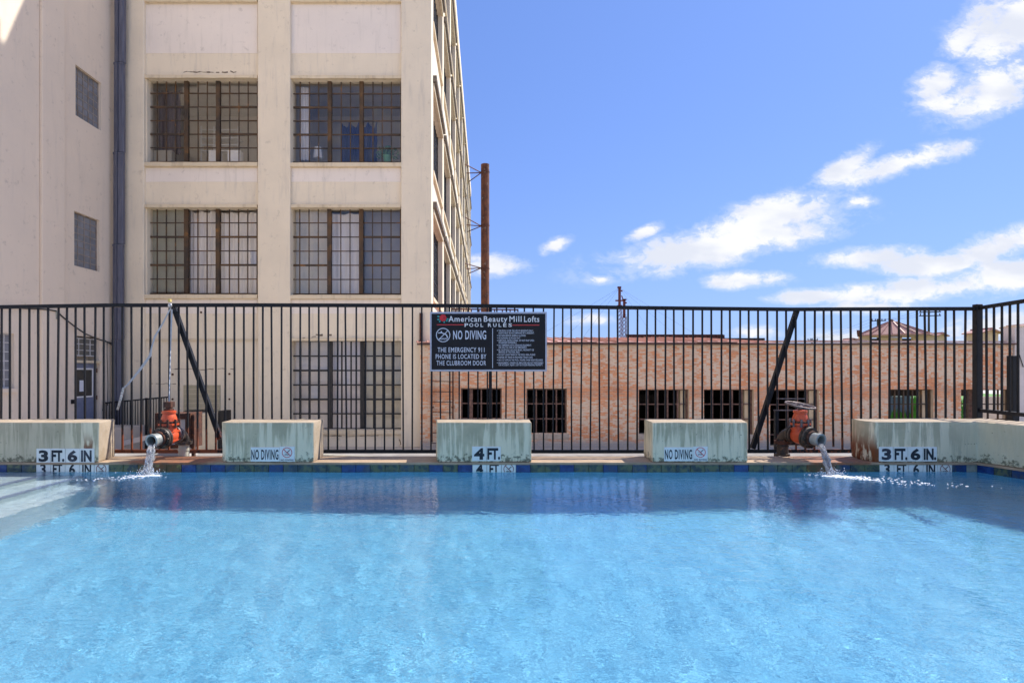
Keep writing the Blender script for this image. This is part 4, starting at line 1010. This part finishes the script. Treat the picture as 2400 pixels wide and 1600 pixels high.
# landing, ramp and its railing
rp = MB().add([(AX, 14.0, -1.75), (AX + 1.5, 14.0, -1.75), (AX + 1.5, 19.9, -1.75), (AX, 19.9, -1.75), (AX, 14, -1.74), (AX + 1.5, 14, -1.74), (AX + 1.5, 18, -.87), (AX, 18, -.87), (AX + 1.5, 19.9, -.87), (AX, 19.9, -.87)],
              [(0, 3, 2, 1), (4, 5, 6, 7), (7, 6, 8, 9), (1, 2, 8, 6, 5), (0, 4, 7, 9, 3), (2, 3, 9, 8), (0, 1, 5, 4)]).build('ramp', m_pave); tag(rp, kind='structure')
rl = thing('ramp_railing', (AX + 1.5, 18, -.87), 'thin black handrail with balusters on the ramp below the blue door', 'railing')
P0, P1, P2 = Vector((X(112, 66), F / 66, Z(984, 66))), Vector((X(243, 66.), F / 66., Z(960, 66.))), Vector((X(246, 66), F / 66, Z(944, 66)))
P3 = Vector((X(395, 66), F / 66, Z(930, 66)))
MB().bar(P0, P1, .05, .05).build('top_rail', m_black, rl)
MB().bar(P2, P3, .045, .05).build('top_rail', m_black, rl)
for px in (244, 343): MB().box(X(px - 1.8, 66), X(px + 1.8, 66), F / 66 - .03, F / 66 + .03, -1.72, Z(941 if px < 300 else 932, 66)).build('post', m_black, rl)
zl0, zl1 = Z(1024, 66), Z(1020, 66)
bal, _ = MB().box(-.011, .011, -.011, .011, 0, 1).mesh('baluster', m_black, origin=(0, 0, 0))
for k in range(24):
    px = 250 + k * 6.1
    if abs(px - 343) < 3: continue
    q = (px - 246) / 149; z1_ = P2.z + (P3.z - P2.z) * q; z0_ = zl0 + (zl1 - zl0) * q
    link('baluster', bal, (X(px, 66), F / 66, z0_), rl, scale=(1, 1, z1_ - z0_))
MB().bar((P2.x, P2.y, zl0), (P3.x, P3.y, zl1), .05, .06).build('bottom_rail', m_black, rl)
o = MB().bar((X(268, 70), F / 70, Z(1043, 70)), (X(350, 70), F / 70, Z(1024, 70)), .1, .16).build('ramp_kerb', m_greywall); tag(o, kind='structure')
# dark heap of hoses behind the railing foot
# downpipe
s_ = 65.0; dp = thing('downpipe', (X(276, 65), F / 65, -1.75), 'large slate-grey downpipe in the corner between the two buildings', 'downpipe')
js = [-260, -60, 146, 356, 572, 796, 1050]; tops = lambda v: 1138 + (0) 
for a, b in zip(js[:-1], js[1:]):
    zt, zb_ = Z(a, s_), Z(b, s_); sh = (572 - (a + b) / 2) * .006
    x0, x1 = X(263.5 + sh, s_), X(286.5 + sh, s_); Yq = F / 65; 
    poly = [(x0, Yq + .14), (x0, Yq + .03), (x0 + .03, Yq), ((x0 + x1) / 2 - .03, Yq - .02), ((x0 + x1) / 2, Yq + .035), ((x0 + x1) / 2 + .03, Yq - .02), (x1 - .03, Yq), (x1, Yq + .03), (x1, Yq + .14)]
    sec = MB().prism(poly, zb_ + .012, zt).build('pipe_section', m_slate, dp)
    MB().prism([(p[0] + (-.012 if p[0] < (x0 + x1) / 2 else .012), p[1] - .012) for p in poly], zt - .07, zt - .012).build('collar', m_slate, sec)
# cable on the annex wall
cb = thing('wall_cable', (AX + .15, 16, 3.2), 'black cable sagging along the annex wall down to the downpipe', 'cable')
def apt(px, py, o_=.12): sc_ = (px - VX) / (AX + o_); return Vector((AX + o_, F / sc_, Z(py, sc_)))
pts = [apt(u, v) for u, v in ((10, 719), (60, 723), (110, 725), (132, 729), (150, 745), (175, 765), (200, 782), (225, 793), (248, 800), (268, 806))]
MB().tube(pts, .022, 6).build('cable', m_wire, cb)
MB().bar(apt(133, 728), apt(134, 748), .05, .05).build('bracket', m_galv, cb)
m = MB(); m.tube([apt(246, 798), apt(252, 802), apt(262, 808), apt(270, 809)], .02, 5); m.tube([apt(251, 803), apt(251, 830), apt(253, 900), apt(252, 950)], .012, 5); m.build('loose_end', m_wire, cb)

# ------------------------------------------------------------------ equipment between fence and building
s_ = 75.0; ac = thing('equipment_cabinet', (X(488, s_), F / s_, -1.75), 'beige metal cabinet with black-edged back, left of the NO DIVING block', 'cabinet')
body = MB().box(X(460, s_), X(507, s_), F / s_, F / s_ + .5, -1.75, Z(968, s_)).build('body', m_cabinet, ac, bevel=.01, seg=1)
MB().box(X(463, s_), X(482, s_), F / s_ - .02, F / s_ + .002, -1.6, Z(1003, s_)).build('door_panel', m_cabinet, body, bevel=.006, seg=1)
MB().box(X(484, s_), X(504, s_), F / s_ - .02, F / s_ + .002, -1.6, Z(972, s_)).build('door_panel', m_cabinet, body, bevel=.006, seg=1)
MB().box(X(507.5, s_), X(521, s_), F / s_ + .1, F / s_ + .6, -1.75, Z(963, s_)).build('back_frame', m_black, ac)
t = thing('round_bin', (X(466, 68), F / 68, -1.75), 'round dark-topped drum behind the beige cabinet', 'drum')
cx = X(466, 68); MB().lathe((cx, F / 68, -1.75), (0, 0, 1), [(0, .42), (Z(965, 68) + 1.75, .44)], 24).build('body', m_cabinet, t, smooth=40)
MB().lathe((cx, F / 68, Z(965, 68)), (0, 0, 1), [(0, .48), (.03, .48), (.06, .42)], 24).build('lid', m_black, t, smooth=40)
s_ = 185.0; rb = thing('rusty_cabinet', (X(400, s_), F / s_, -.035), 'rust-brown metal cabinet directly behind the left orange valve', 'cabinet')
MB().box(X(366, s_), X(438, s_), F / s_ + .03, F / s_ + .28, -.035, Z(970, s_)).build('back_panel', m_greywall, rb)
m = MB()
for a in ((363, 371, 968, 1050), (434, 446, 968, 1050)): m.box(X(a[0], s_), X(a[1], s_), F / s_, F / s_ + .3, Z(a[3], s_), Z(a[2], s_))
m.box(X(371, s_), X(434, s_), F / s_, F / s_ + .3, Z(982, s_), Z(969, s_)); m.box(X(371, s_), X(434, s_), F / s_, F / s_ + .3, Z(1050, s_), Z(1042, s_)); m.build('frame', m_rust, rb)
MB().box(X(446.5, s_), X(453, s_), F / s_ + .02, F / s_ + .06, -.035, Z(972, s_)).build('leg', m_rust, rb)
# pale conduit lying on the slab behind the coping
cd = MB().tube([(X(752, 190), F / 190 + .1, -.012), (X(880, 192), F / 192, -.01), (X(978, 196), F / 196, -.006)], .028, 8).build('conduit_pipe', m_pvc, smooth=60); tag(cd, 'pale pipe lying under the fence between the NO DIVING and 4 FT. blocks', 'pipe')

# ------------------------------------------------------------------ brick building
YK = 20.0; sk = sY(YK); ZR = Z(806, sk); KX0 = X(985, sk); KX1 = X(2374, sk)
bk = thing('brick_building', ((KX0 + KX1) / 2, YK, -1.75), 'long low brick building with worn whitewash and barred openings', 'building')
OPN = [(1080, 1176, 909, 1016), (1234, 1329, 910, 1016), (1497, 1615, 911, 1017), (1650, 1767, 911, 1018), (1805, 1920, 912, 1045), (2083, 2188, 911, 1046), (2253, 2372, 911, 1046)]
ow = [(X(a, sk), X(b, sk), Z(d_, sk), Z(c_, sk)) for a, b, c_, d_ in OPN]
m = MB(); xcur = KX0
for (a, b, zb_, zt) in ow:
    m.box(xcur, a, YK + .012, YK + .35, -1.75, ZR - .02); m.box(a, b, YK + .012, YK + .35, zt, ZR - .02)
    if zb_ > -1.7: m.box(a, b, YK + .012, YK + .35, -1.75, zb_)
    xcur = b
if KX1 > xcur: m.box(xcur, KX1, YK + .012, YK + .35, -1.75, ZR - .02)
m.build('wall', m_mortar, bk)
# bricks
BL, BH, MJ = .178, .0625, .010; bricks = []; nC = int((ZR - .05 + 1.75) / BH)
for c_ in range(nC):
    z0 = -1.75 + c_ * BH; off = (c_ % 2) * BL / 2; x = KX0 - off + .003; head = (c_ % 6 == 5)
    L = BL / 2 if head else BL
    while x < KX1:
        a, b = max(x, KX0), min(x + L - MJ, KX1); x += L
        segs = [(a, b)]
        for (oa, ob, oz, ot) in ow:
            if z0 + BH * .5 > oz and z0 + BH * .5 < ot:
                new = []
                for (p, q) in segs:
                    if q <= oa or p >= ob: new.append((p, q))
                    else:
                        if oa - p > .03: new.append((p, oa))
                        if q - ob > .03: new.append((ob, q))
                segs = new
        for (p, q) in segs:
            if q - p > .02: bricks.append((p, q, z0 + MJ / 2, z0 + BH - MJ / 2))
full = [b for b in bricks if abs(b[1] - b[0] - (BL - MJ)) < 1e-3 and X(1290, sk) < b[0] < X(1500, sk) and .05 < b[2] < 1.75]
full.sort(key=lambda b: abs(b[2] - 1.0)); single = set(full[:300])
bm1, _ = MB().add([(-.5, 0, 0), (.5, 0, 0), (.5, 0, 1), (-.5, 0, 1), (-.5, 1, 0), (.5, 1, 0), (.5, 1, 1), (-.5, 1, 1)], [(0, 1, 2, 3), (0, 3, 7, 4), (1, 5, 6, 2), (3, 2, 6, 7), (0, 4, 5, 1)]).mesh('brick', m_brick1, origin=(0, 0, 0))
V_, F_, T_ = [], [], []
for b in bricks:
    pr = RND.uniform(-.004, .005)
    if b in single:
        link('brick', bm1, ((b[0] + b[1]) / 2, YK + pr, b[2]), bk, rot=(RND.gauss(0, .01), RND.gauss(0, .004), RND.gauss(0, .008)), scale=(b[1] - b[0], .03, b[3] - b[2])); continue
    k = len(V_); y0 = YK + pr; y1 = YK + .02; j = lambda: RND.uniform(-.003, .003)
    V_ += [(b[0] + j(), y0, b[2] + j()), (b[1] + j(), y0, b[2] + j()), (b[1] + j(), y0, b[3] + j()), (b[0] + j(), y0, b[3] + j()), (b[0], y1, b[2]), (b[1], y1, b[2]), (b[1], y1, b[3]), (b[0], y1, b[3])]
    F_ += [(k, k + 1, k + 2, k + 3), (k, k + 3, k + 7, k + 4), (k + 1, k + 5, k + 6, k + 2), (k + 3, k + 2, k + 6, k + 7), (k, k + 4, k + 5, k + 1)]
    T_ += [RND.random()] * 8
mb = MB(); mb.v = V_; mb.f = F_
bo = mb.build('brickwork', m_brick, bk, fix=False); tag(bo, kind='stuff')
at = bo.data.attributes.new('tone', 'FLOAT', 'POINT'); at.data.foreach_set('value', T_)
# reveals, bars, sills
for i, ((a, b, zb_, zt), (p0, p1, q0, q1)) in enumerate(zip(ow, OPN)):
    fr = MB(); Yw = YK + .16
    fr.box(a, a + .05, Yw - .03, Yw + .05, zb_, zt); fr.box(b - .05, b, Yw - .03, Yw + .05, zb_, zt); fr.box(a + .05, b - .05, Yw - .03, Yw + .05, zt - .05, zt)
    n = 4 if i < 2 else 5
    for k in range(1, n):
        xx = a + (b - a) * k / n; th = .025 if not (i == 0 and k == 1) else .06
        fr.box(xx - th, xx + th, Yw - .02, Yw + .02, zb_, zt - .05)
    z = zt - .56
    while z > zb_ + .05: fr.box(a + .05, b - .05, Yw - .019, Yw + .019, z - .02, z + .02); z -= .545
    w = fr.build('window', m_brown_bar if i < 5 else m_muntin, bk)
    if i in (2, 3, 4, 5):
        MB().box(b - .24, b - .06, YK + .22, YK + .5, zb_, zt - .06).build('inner_post', m_tan, w)
    if zb_ > -1.6: MB().box(a - .03, b + .06, YK - .03, YK + .13, zb_ - .2, zb_ - .004).build('sill', m_concrete_ledge, w, bevel=.01, seg=1)
for px in (1497, 1650, 1805, 2083):     # timber lintels
    pass
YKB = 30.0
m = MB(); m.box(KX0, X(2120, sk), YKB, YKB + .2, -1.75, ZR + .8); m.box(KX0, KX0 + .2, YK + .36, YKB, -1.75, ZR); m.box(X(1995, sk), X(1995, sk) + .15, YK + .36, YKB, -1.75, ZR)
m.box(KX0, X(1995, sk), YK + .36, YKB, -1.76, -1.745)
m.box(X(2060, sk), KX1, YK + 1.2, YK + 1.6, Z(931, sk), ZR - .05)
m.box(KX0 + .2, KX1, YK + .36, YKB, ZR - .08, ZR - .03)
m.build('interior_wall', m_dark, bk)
MB().box(X(2262, 63), X(2292, 63), F / 63, F / 63 + .05, -1.75, .35).build('board', m_brown_bar, bk)
m = MB(); m.bar((X(1180, sk), YK + 4, -.3), (X(1600, sk), YK + 3.5, -.1), .2, .3); m.build('debris', m_dark, bk)
# roof
rf = MB().box(KX0 - .1, KX1, YK - .16, YK + .05, ZR - .035, ZR + .02).build('eave_fascia', m_fascia, bk)
def rsheet(x0, x1, y1, z1, mat, lift):
    m = MB(); y0 = YK - .2; z0 = ZR + .022 + lift; t_ = .03
    m.add([(x0, y0, z0), (x1, y0, z0), (x1, y1, z1 + lift), (x0, y1, z1 + lift), (x0, y0, z0 + t_), (x1, y0, z0 + t_), (x1, y1, z1 + t_ + lift), (x0, y1, z1 + t_ + lift)], BOXF)
    for q in (0, .5): xx = x0 + (x1 - x0) * q; m.bar((xx, y0 - .01, z0 + t_ + .015), (xx, y1, z1 + t_ + lift + .015), .035, .05)
    return m.build('roof_sheet', mat, bk)
XSPL = X(1790, sk); x = KX0 - .1; i = 0
while x < KX1 - .05:
    x2 = min(x + .715, KX1)
    if x < XSPL: rsheet(x, x2 - .004, 26.5, Z(793, sY(26.5)) - .02, m_roof, RND.uniform(0, .03))
    else: rsheet(x, x2 - .004, 24.0, Z(802, sY(24.0)) - .01, m_roofglare, RND.uniform(0, .035))
    x = x2
MB().add([(XSPL, YK, ZR), (XSPL, 26.5, ZR + .3), (XSPL, 26.5, Z(793, sY(26.5)) - .03), (XSPL + .3, YK, ZR), (XSPL + .3, 26.5, ZR + .3)], [(0, 1, 2), (3, 4, 2), (0, 2, 3)]).build('gable_end', m_tan, bk, fix=False)
# rusty corrugated upstand behind the left ridge
s_ = sY(27.0); m = MB(); x = X(1468, s_)
up_ = thing('corrugated_upstand', (X(1580, s_), 27, Z(792, s_)), 'dark rusty corrugated strip standing on the brick building ridge', 'roof strip')
while x < X(1693, s_): m.box(x, x + .1, 27.0, 27.06, Z(794, s_), Z(785, s_)); m.box(x + .1, x + .2, 27.03, 27.09, Z(794, s_), Z(784.5, s_)); x += .2
m.build('corrugation', m_rustcorr, up_); MB().box(X(1467, s_), X(1695, s_), 26.97, 27.12, Z(785, s_), Z(783.5, s_)).build('cap', m_rustcorr, up_)
# ladder fixed to the brick wall
ld = thing('wall_ladder', (X(1037, sk), YK - .12, -1.75), 'thin rusty iron ladder fixed to the brick wall left of its first opening', 'ladder')
for px in (1013, 1062): MB().box(X(px - 1.8, sk), X(px + 1.8, sk), YK - .14, YK - .10, -1.5, Z(835, sk)).build('rail', m_rust, ld)
for k in range(8): v = 869 + k * 24; MB().tube([(X(1013, sk), YK - .12, Z(v, sk)), (X(1062, sk), YK - .12, Z(v + 1, sk))], .014, 6).build('rung', m_rust, ld)
for px in (1015, 1060): MB().tube([(X(px, sk), YK - .12, Z(954, sk)), (X(px, sk), YK + .02, Z(954, sk))], .03, 6).build('bracket', m_rust, ld)
# rusty downspout and coping stub at the left end of the brick wall
ds = thing('rusty_conduit', (X(986, 64), YA - .1, 2.0), 'short rusty vertical conduit above the left end of the brick wall', 'conduit')
MB().box(X(983, 64.4), X(990, 64.4), YA - .1, YA - .003, Z(806, 64.4), Z(733, 64.4)).build('body', m_rust, ds)
# rail on the low roof behind the sign
s_ = sY(32.0); rr_ = thing('roof_railing', (X(1130, s_), 32, Z(760, s_)), 'rusty pipe railing on the low roof just above the sign', 'railing')
MB().tube([(X(1050, s_), 32, Z(724, s_)), (X(1214, s_), 32, Z(726, s_))], .045, 6).build('top_rail', m_rustcorr, rr_)
for k in range(10): px = 1050 + k * 18.2; MB().tube([(X(px, s_), 32, Z(798, s_)), (X(px, s_), 32, Z(724, s_))], .04, 6).build('post', m_rustcorr, rr_)

# ------------------------------------------------------------------ tall rusty stack pipe braced to the mill
YT = 58.0; s_ = sY(YT); stx = X(1137, s_)
sk_ = thing('stack_pipe', (stx, YT, -1.75), 'tall rusty round stack pipe braced to the mill building', 'stack')
MB().lathe((stx, YT, -1.75), (0, 0, 1), [(0, .44), (Z(386, s_) + 1.75, .44), (Z(386, s_) + 1.751, .36), (Z(395, s_) + 1.75, .34)], 24).build('pipe', m_rustpipe, sk_, smooth=40)
m = MB()
for v in (405, 530, 631): m.lathe((stx, YT, Z(v, s_)), (0, 0, 1), [(0, .47), (.12, .47)], 24)
m.build('band', m_rustcorr, sk_, smooth=40)
for (v, es) in ((405, (384, 406, 428)), (530, (508, 527, 543)), (628, (617, 630, 642))):
    for j, e in enumerate(es):
        yy2 = YT + (j - 1) * 5.0; sc_ = sY(yy2)
        MB().tube([(stx - .4, YT, Z(v, s_)), (SX - .05, yy2, Z(e, sc_))], .05, 6).build('brace', m_rustcorr, sk_)

# ------------------------------------------------------------------ lattice masts, poles, rooftop pavilions
def mast(px, Yv, top, wdt, label, arm):
    s_ = sY(Yv); t = thing('lattice_mast', (X(px, s_), Yv, -1.75), label, 'mast'); x = X(px, s_); h = wdt / 2; zt = Z(top, s_); m = MB(); mw = MB()
    for a in (-h, h):
        for b in (-h, h): m.bar((x + a, Yv + b, -1.75), (x + a, Yv + b, zt - 2.4), .055, .055)
    z = ZR - 2; k = 0
    while z < zt - 2.6:
        for b in (-h, h):
            (m if k % 9 else mw).bar((x - h, Yv + b, z), (x + h, Yv + b, z + .55), .035, .035); m.bar((x + h, Yv + b, z), (x - h, Yv + b, z + .55), .035, .035)
        if k % 12 == 5: m.box(x - h - .03, x + h + .03, Yv - h - .03, Yv + h + .03, z, z + .5)
        z += .55; k += 1
    m.build('lattice', m_mast, t); mw.build('white_brace', m_mastw, t)
    MB().box(x - .15, x + .15, Yv - .15, Yv + .15, zt - 2.6, zt).build('head', m_mast, t)
    m = MB()
    if arm: m.box(x - .55, x + .5, Yv - .12, Yv + .12, zt - 1.9, zt - 1.72); m.box(x - .26, x + .2, Yv - .2, Yv + .2, zt - .12, zt + .08); m.ball((x + .3, Yv, zt - .5), .12)
    else: m.bar((x - .15, Yv, zt - .1), (x - .36, Yv, zt + .5), .12, .12); m.box(x - .25, x + .3, Yv - .15, Yv + .15, zt - .15, zt + .03); m.ball((x + .27, Yv, zt - .5), .12)
    m.build('crossarm', m_mast, t)
    return x, zt
YM = 75.0
x1_, z1_ = mast(1452, YM, 673, .5, 'taller dark red lattice mast with a crossarm, behind the brick building', True)
x2_, z2_ = mast(1463, YM + 2, 701, .5, 'shorter dark red lattice mast right beside the taller one', False)
gw = thing('guy_wires', (x1_, YM, z1_), 'thin guy wires spreading down from the taller lattice mast', 'wires')
for dx, dy, dz in ((-18, 3, -16), (-14, -4, -18), (-24, 0, -14), (16, 3, -12), (22, -3, -14), (13, 4, -16)):
    MB().tube([(x1_, YM, z1_ - .1), (x1_ + dx * .5, YM + dy * .5, z1_ + dz * .5 - .25), (x1_ + dx, YM + dy, z1_ + dz)], .009, 4).build('wire', m_wire, gw)
def pole(px, Yv, top, arm, label, arms=1, base=None):
    s_ = sY(Yv); x = X(px, s_); zt = Z(top, s_); t = thing('utility_pole', (x, Yv, -1.75), label, 'utility pole', None)
    MB().tube([(x, Yv, -1.75), (x, Yv, zt + .25)], [.11, .085], 8).build('pole', m_pole, t, smooth=60)
    for k in range(arms):
        a = arm / s_; c_ = MB().bar((x - a, Yv - .15, zt - k * .35), (x + a, Yv - .15, zt + .04 - k * .35), .08, .09).build('crossarm', m_pole, t)
        for q in (-.9, -.45, .45, .9): MB().lathe((x + a * q, Yv - .15, zt + .05 - k * .35), (0, 0, 1), [(0, .05), (.2, .04)], 6).build('insulator', m_pole, c_)
    return Vector((x, Yv, zt))
pa = pole(2057, 60, 752.5, 17, 'shorter utility pole just left of the red pyramid roof peak')
pb = pole(2177, 52, 732, 25, 'taller utility pole with double crossarm right of the red pyramid roof', 2)
pc = pole(1903, 70, 797.5, 12, 'distant low utility pole left of the red pyramid roof')
pw = thing('power_lines', tuple(pa), 'thin power lines strung between the utility poles', 'wires')
for q in (-1, 0, 1):
    for A, B in ((pa, pb), (pc, pa)):
        a = A + Vector((q * .7, 0, .2)); b = B + Vector((q * .9, 0, .2)); MB().tube([a.lerp(b, u) - Vector((0, 0, 1.2 * u * (1 - u))) for u in (0, .2, .4, .6, .8, 1)], .008, 4).build('wire', m_wire, pw)
# pyramid roofed pavilion
YV = 31.0; s_ = sY(YV); cx = X(2108, s_)
pv = thing('roof_pavilion', (cx, YV, ZR), 'open rooftop pavilion with a faded red pyramid roof', 'pavilion')
apx = Vector((X(2090, s_), YV, Z(750, s_))); ze = Z(784, s_)
cor = [Vector((X(2017, s_), YV + .2, ze)), Vector((X(2122, s_), YV - 1.7, ze - .02)), Vector((X(2209, s_), YV + .4, ze)), Vector((X(2085, s_), YV + 2.2, ze))]
for k in range(4):
    a, b = cor[k], cor[(k + 1) % 4]
    r_ = MB().add([apx, a, b, apx - Vector((0, 0, .06)), a - Vector((0, 0, .06)), b - Vector((0, 0, .06))], [(0, 1, 2), (5, 4, 3), (0, 3, 4, 1), (1, 4, 5, 2), (2, 5, 3, 0)]).build('roof_slope', m_roof, pv)
    n = 6; m = MB()
    for q in range(n + 1): e = a.lerp(b, q / n); m.bar(apx.lerp(e, .12), e + Vector((0, 0, .02)), .03, .04)
    m.build('roof_seam', m_roof, r_)
m = MB(); m.lathe(apx - Vector((0, 0, .05)), (0, 0, 1), [(0, .12), (.1, .04)], 8); m.build('finial', m_fascia, pv)
m = MB()
for (a, b, t_, bb) in ((2023, 2046, 786, 808), (2046, 2092, 785, 789), (2072, 2092, 788, 808), (2092, 2122, 790, 808), (2160, 2200, 786, 808), (2148, 2160, 789, 808), (2122, 2160, 787, 790)): m.box(X(a, s_), X(b, s_), YV + .25, YV + .4, Z(bb, s_), Z(t_, s_))
m.build('wall', m_tan, pv)
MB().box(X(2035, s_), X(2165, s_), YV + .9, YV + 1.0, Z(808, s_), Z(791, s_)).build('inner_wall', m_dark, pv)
MB().bar((X(2003, s_), YV - .3, Z(777, s_)), (X(2016, s_), YV + .1, Z(786, s_)), .14, .14).build('spout', m_fascia, pv)
def shed(poly_px, Yv, dep, label, over, mat):
    """small gabled block: front polygon in px, ridge running away from the camera"""
    s_ = sY(Yv); P_ = [(X(a, s_), Z(b, s_)) for a, b in poly_px]; xs = [p[0] for p in P_]
    t = thing('rooftop_shed', ((min(xs) + max(xs)) / 2, Yv, ZR), label, 'rooftop shed')
    MB().xprism(P_, Yv, Yv + dep).build('wall', mat, t)
    top = sorted(P_[1:-1])
    for (a, b) in zip(top[:-1], top[1:]):
        d_ = (Vector((b[0], 0, b[1])) - Vector((a[0], 0, a[1]))); e = d_.normalized() * over
        MB().bar(Vector((a[0], Yv + dep / 2 - .05, a[1] + .045)) - e, Vector((b[0], Yv + dep / 2 - .05, b[1] + .045)) + (e if b == top[-1] else e * 0), dep + .3, .06, up=(0, 0, 1)).build('roof_slope', m_roof, t)
    return t
shed([(2196, 810), (2196, 787), (2206, 783), (2216, 788), (2216, 810)], 32.0, .37, 'small tan gabled stub joined to the right of the pavilion', .1, m_tan)
shed([(2301, 810), (2301, 780), (2322, 773), (2340, 781), (2340, 810)], 30.0, 1.05, 'small tan gabled block just right of the fence corner post', .12, m_tan)
shed([(2388, 812), (2388, 767), (2405, 763), (2430, 768), (2430, 812)], 28.0, .9, 'taller tan rooftop block at the far right', .08, m_tan)
shed([(1984, 810), (1984, 800), (1998, 796), (2016, 799), (2016, 810)], 30.5, .5, 'low reddish roof stub just left of the pavilion', .15, m_tan)
# rendered wall at the brick building's right end
rw = thing('rendered_building', (X(2420, sk), YK + .5, -1.75), 'plain pale rendered wall at the far right past the brick building', 'building')
MB().box(KX1 + .02, KX1 + 9, YK - .05, YK + .45, -1.75, Z(766, sk)).build('wall', m_greywall, rw)
MB().box(KX1 + .0, KX1 + 9, YK - .09, YK + .49, Z(766, sk), Z(763, sk)).build('coping', m_cream, rw)
MB().tube([(KX1 + .1, YK - .08, Z(820, sk)), (KX1 + .3, YK - .08, Z(860, sk))], .015, 5).build('wire', m_wire, rw)

# grass and houses seen through the open right end of the brick building
gr = MB(); rr = random.Random(4)
for _ in range(2600):
    x = rr.uniform(20, 40); yv = rr.uniform(27, 50); h = rr.uniform(.25, .7); w = rr.uniform(.05, .14)
    gr.add([(x - w, yv, -1.75), (x + w, yv + rr.uniform(-.1, .1), -1.75), (x + rr.uniform(-.2, .2), yv, -1.75 + h)], [(0, 1, 2)])
tag(gr.build('grass', m_grass, fix=False), kind='stuff')
o = MB().box(19.6, 60, 26.5, 70, -1.749, -1.70).build('lawn', m_grass); tag(o, kind='structure')
pwl = thing('panel_wall', (21.3, 23, -1.75), 'pale panel wall glimpsed through the last brick opening', 'wall')
MB().box(20.4, 23, 23, 23.1, -1.7, -.02).build('panel', m_greywall, pwl)
hs_ = thing('far_house', (24, 36, -1.75), 'blue-grey house with a pale ribbed roof seen through the brick opening', 'house')
MB().box(22.6, 25.3, 33, 40, -1.75, 1.0).build('wall', m_bluehouse, hs_)
m = MB(); m.add([(25.0, 32.7, 1.35), (27.6, 32.7, -.35), (27.6, 40.2, -.35), (25.0, 40.2, 1.35), (25.0, 32.7, 1.42), (27.6, 32.7, -.28), (27.6, 40.2, -.28), (25.0, 40.2, 1.42)], BOXF)
for k in range(12): q = k / 11; m.bar((25.0 + 2.6 * q, 32.65, 1.45 - 1.7 * q), (25.0 + 2.6 * q, 40.2, 1.45 - 1.7 * q), .05, .05)
m.build('roof', m_white, hs_)
MB().box(24.2, 24.8, 32.95, 33.0, -.5, .3).build('window', m_white, hs_)
MB().box(23.2, 23.9, 32.95, 33.0, -1.7, .1).build('door', m_white, hs_)
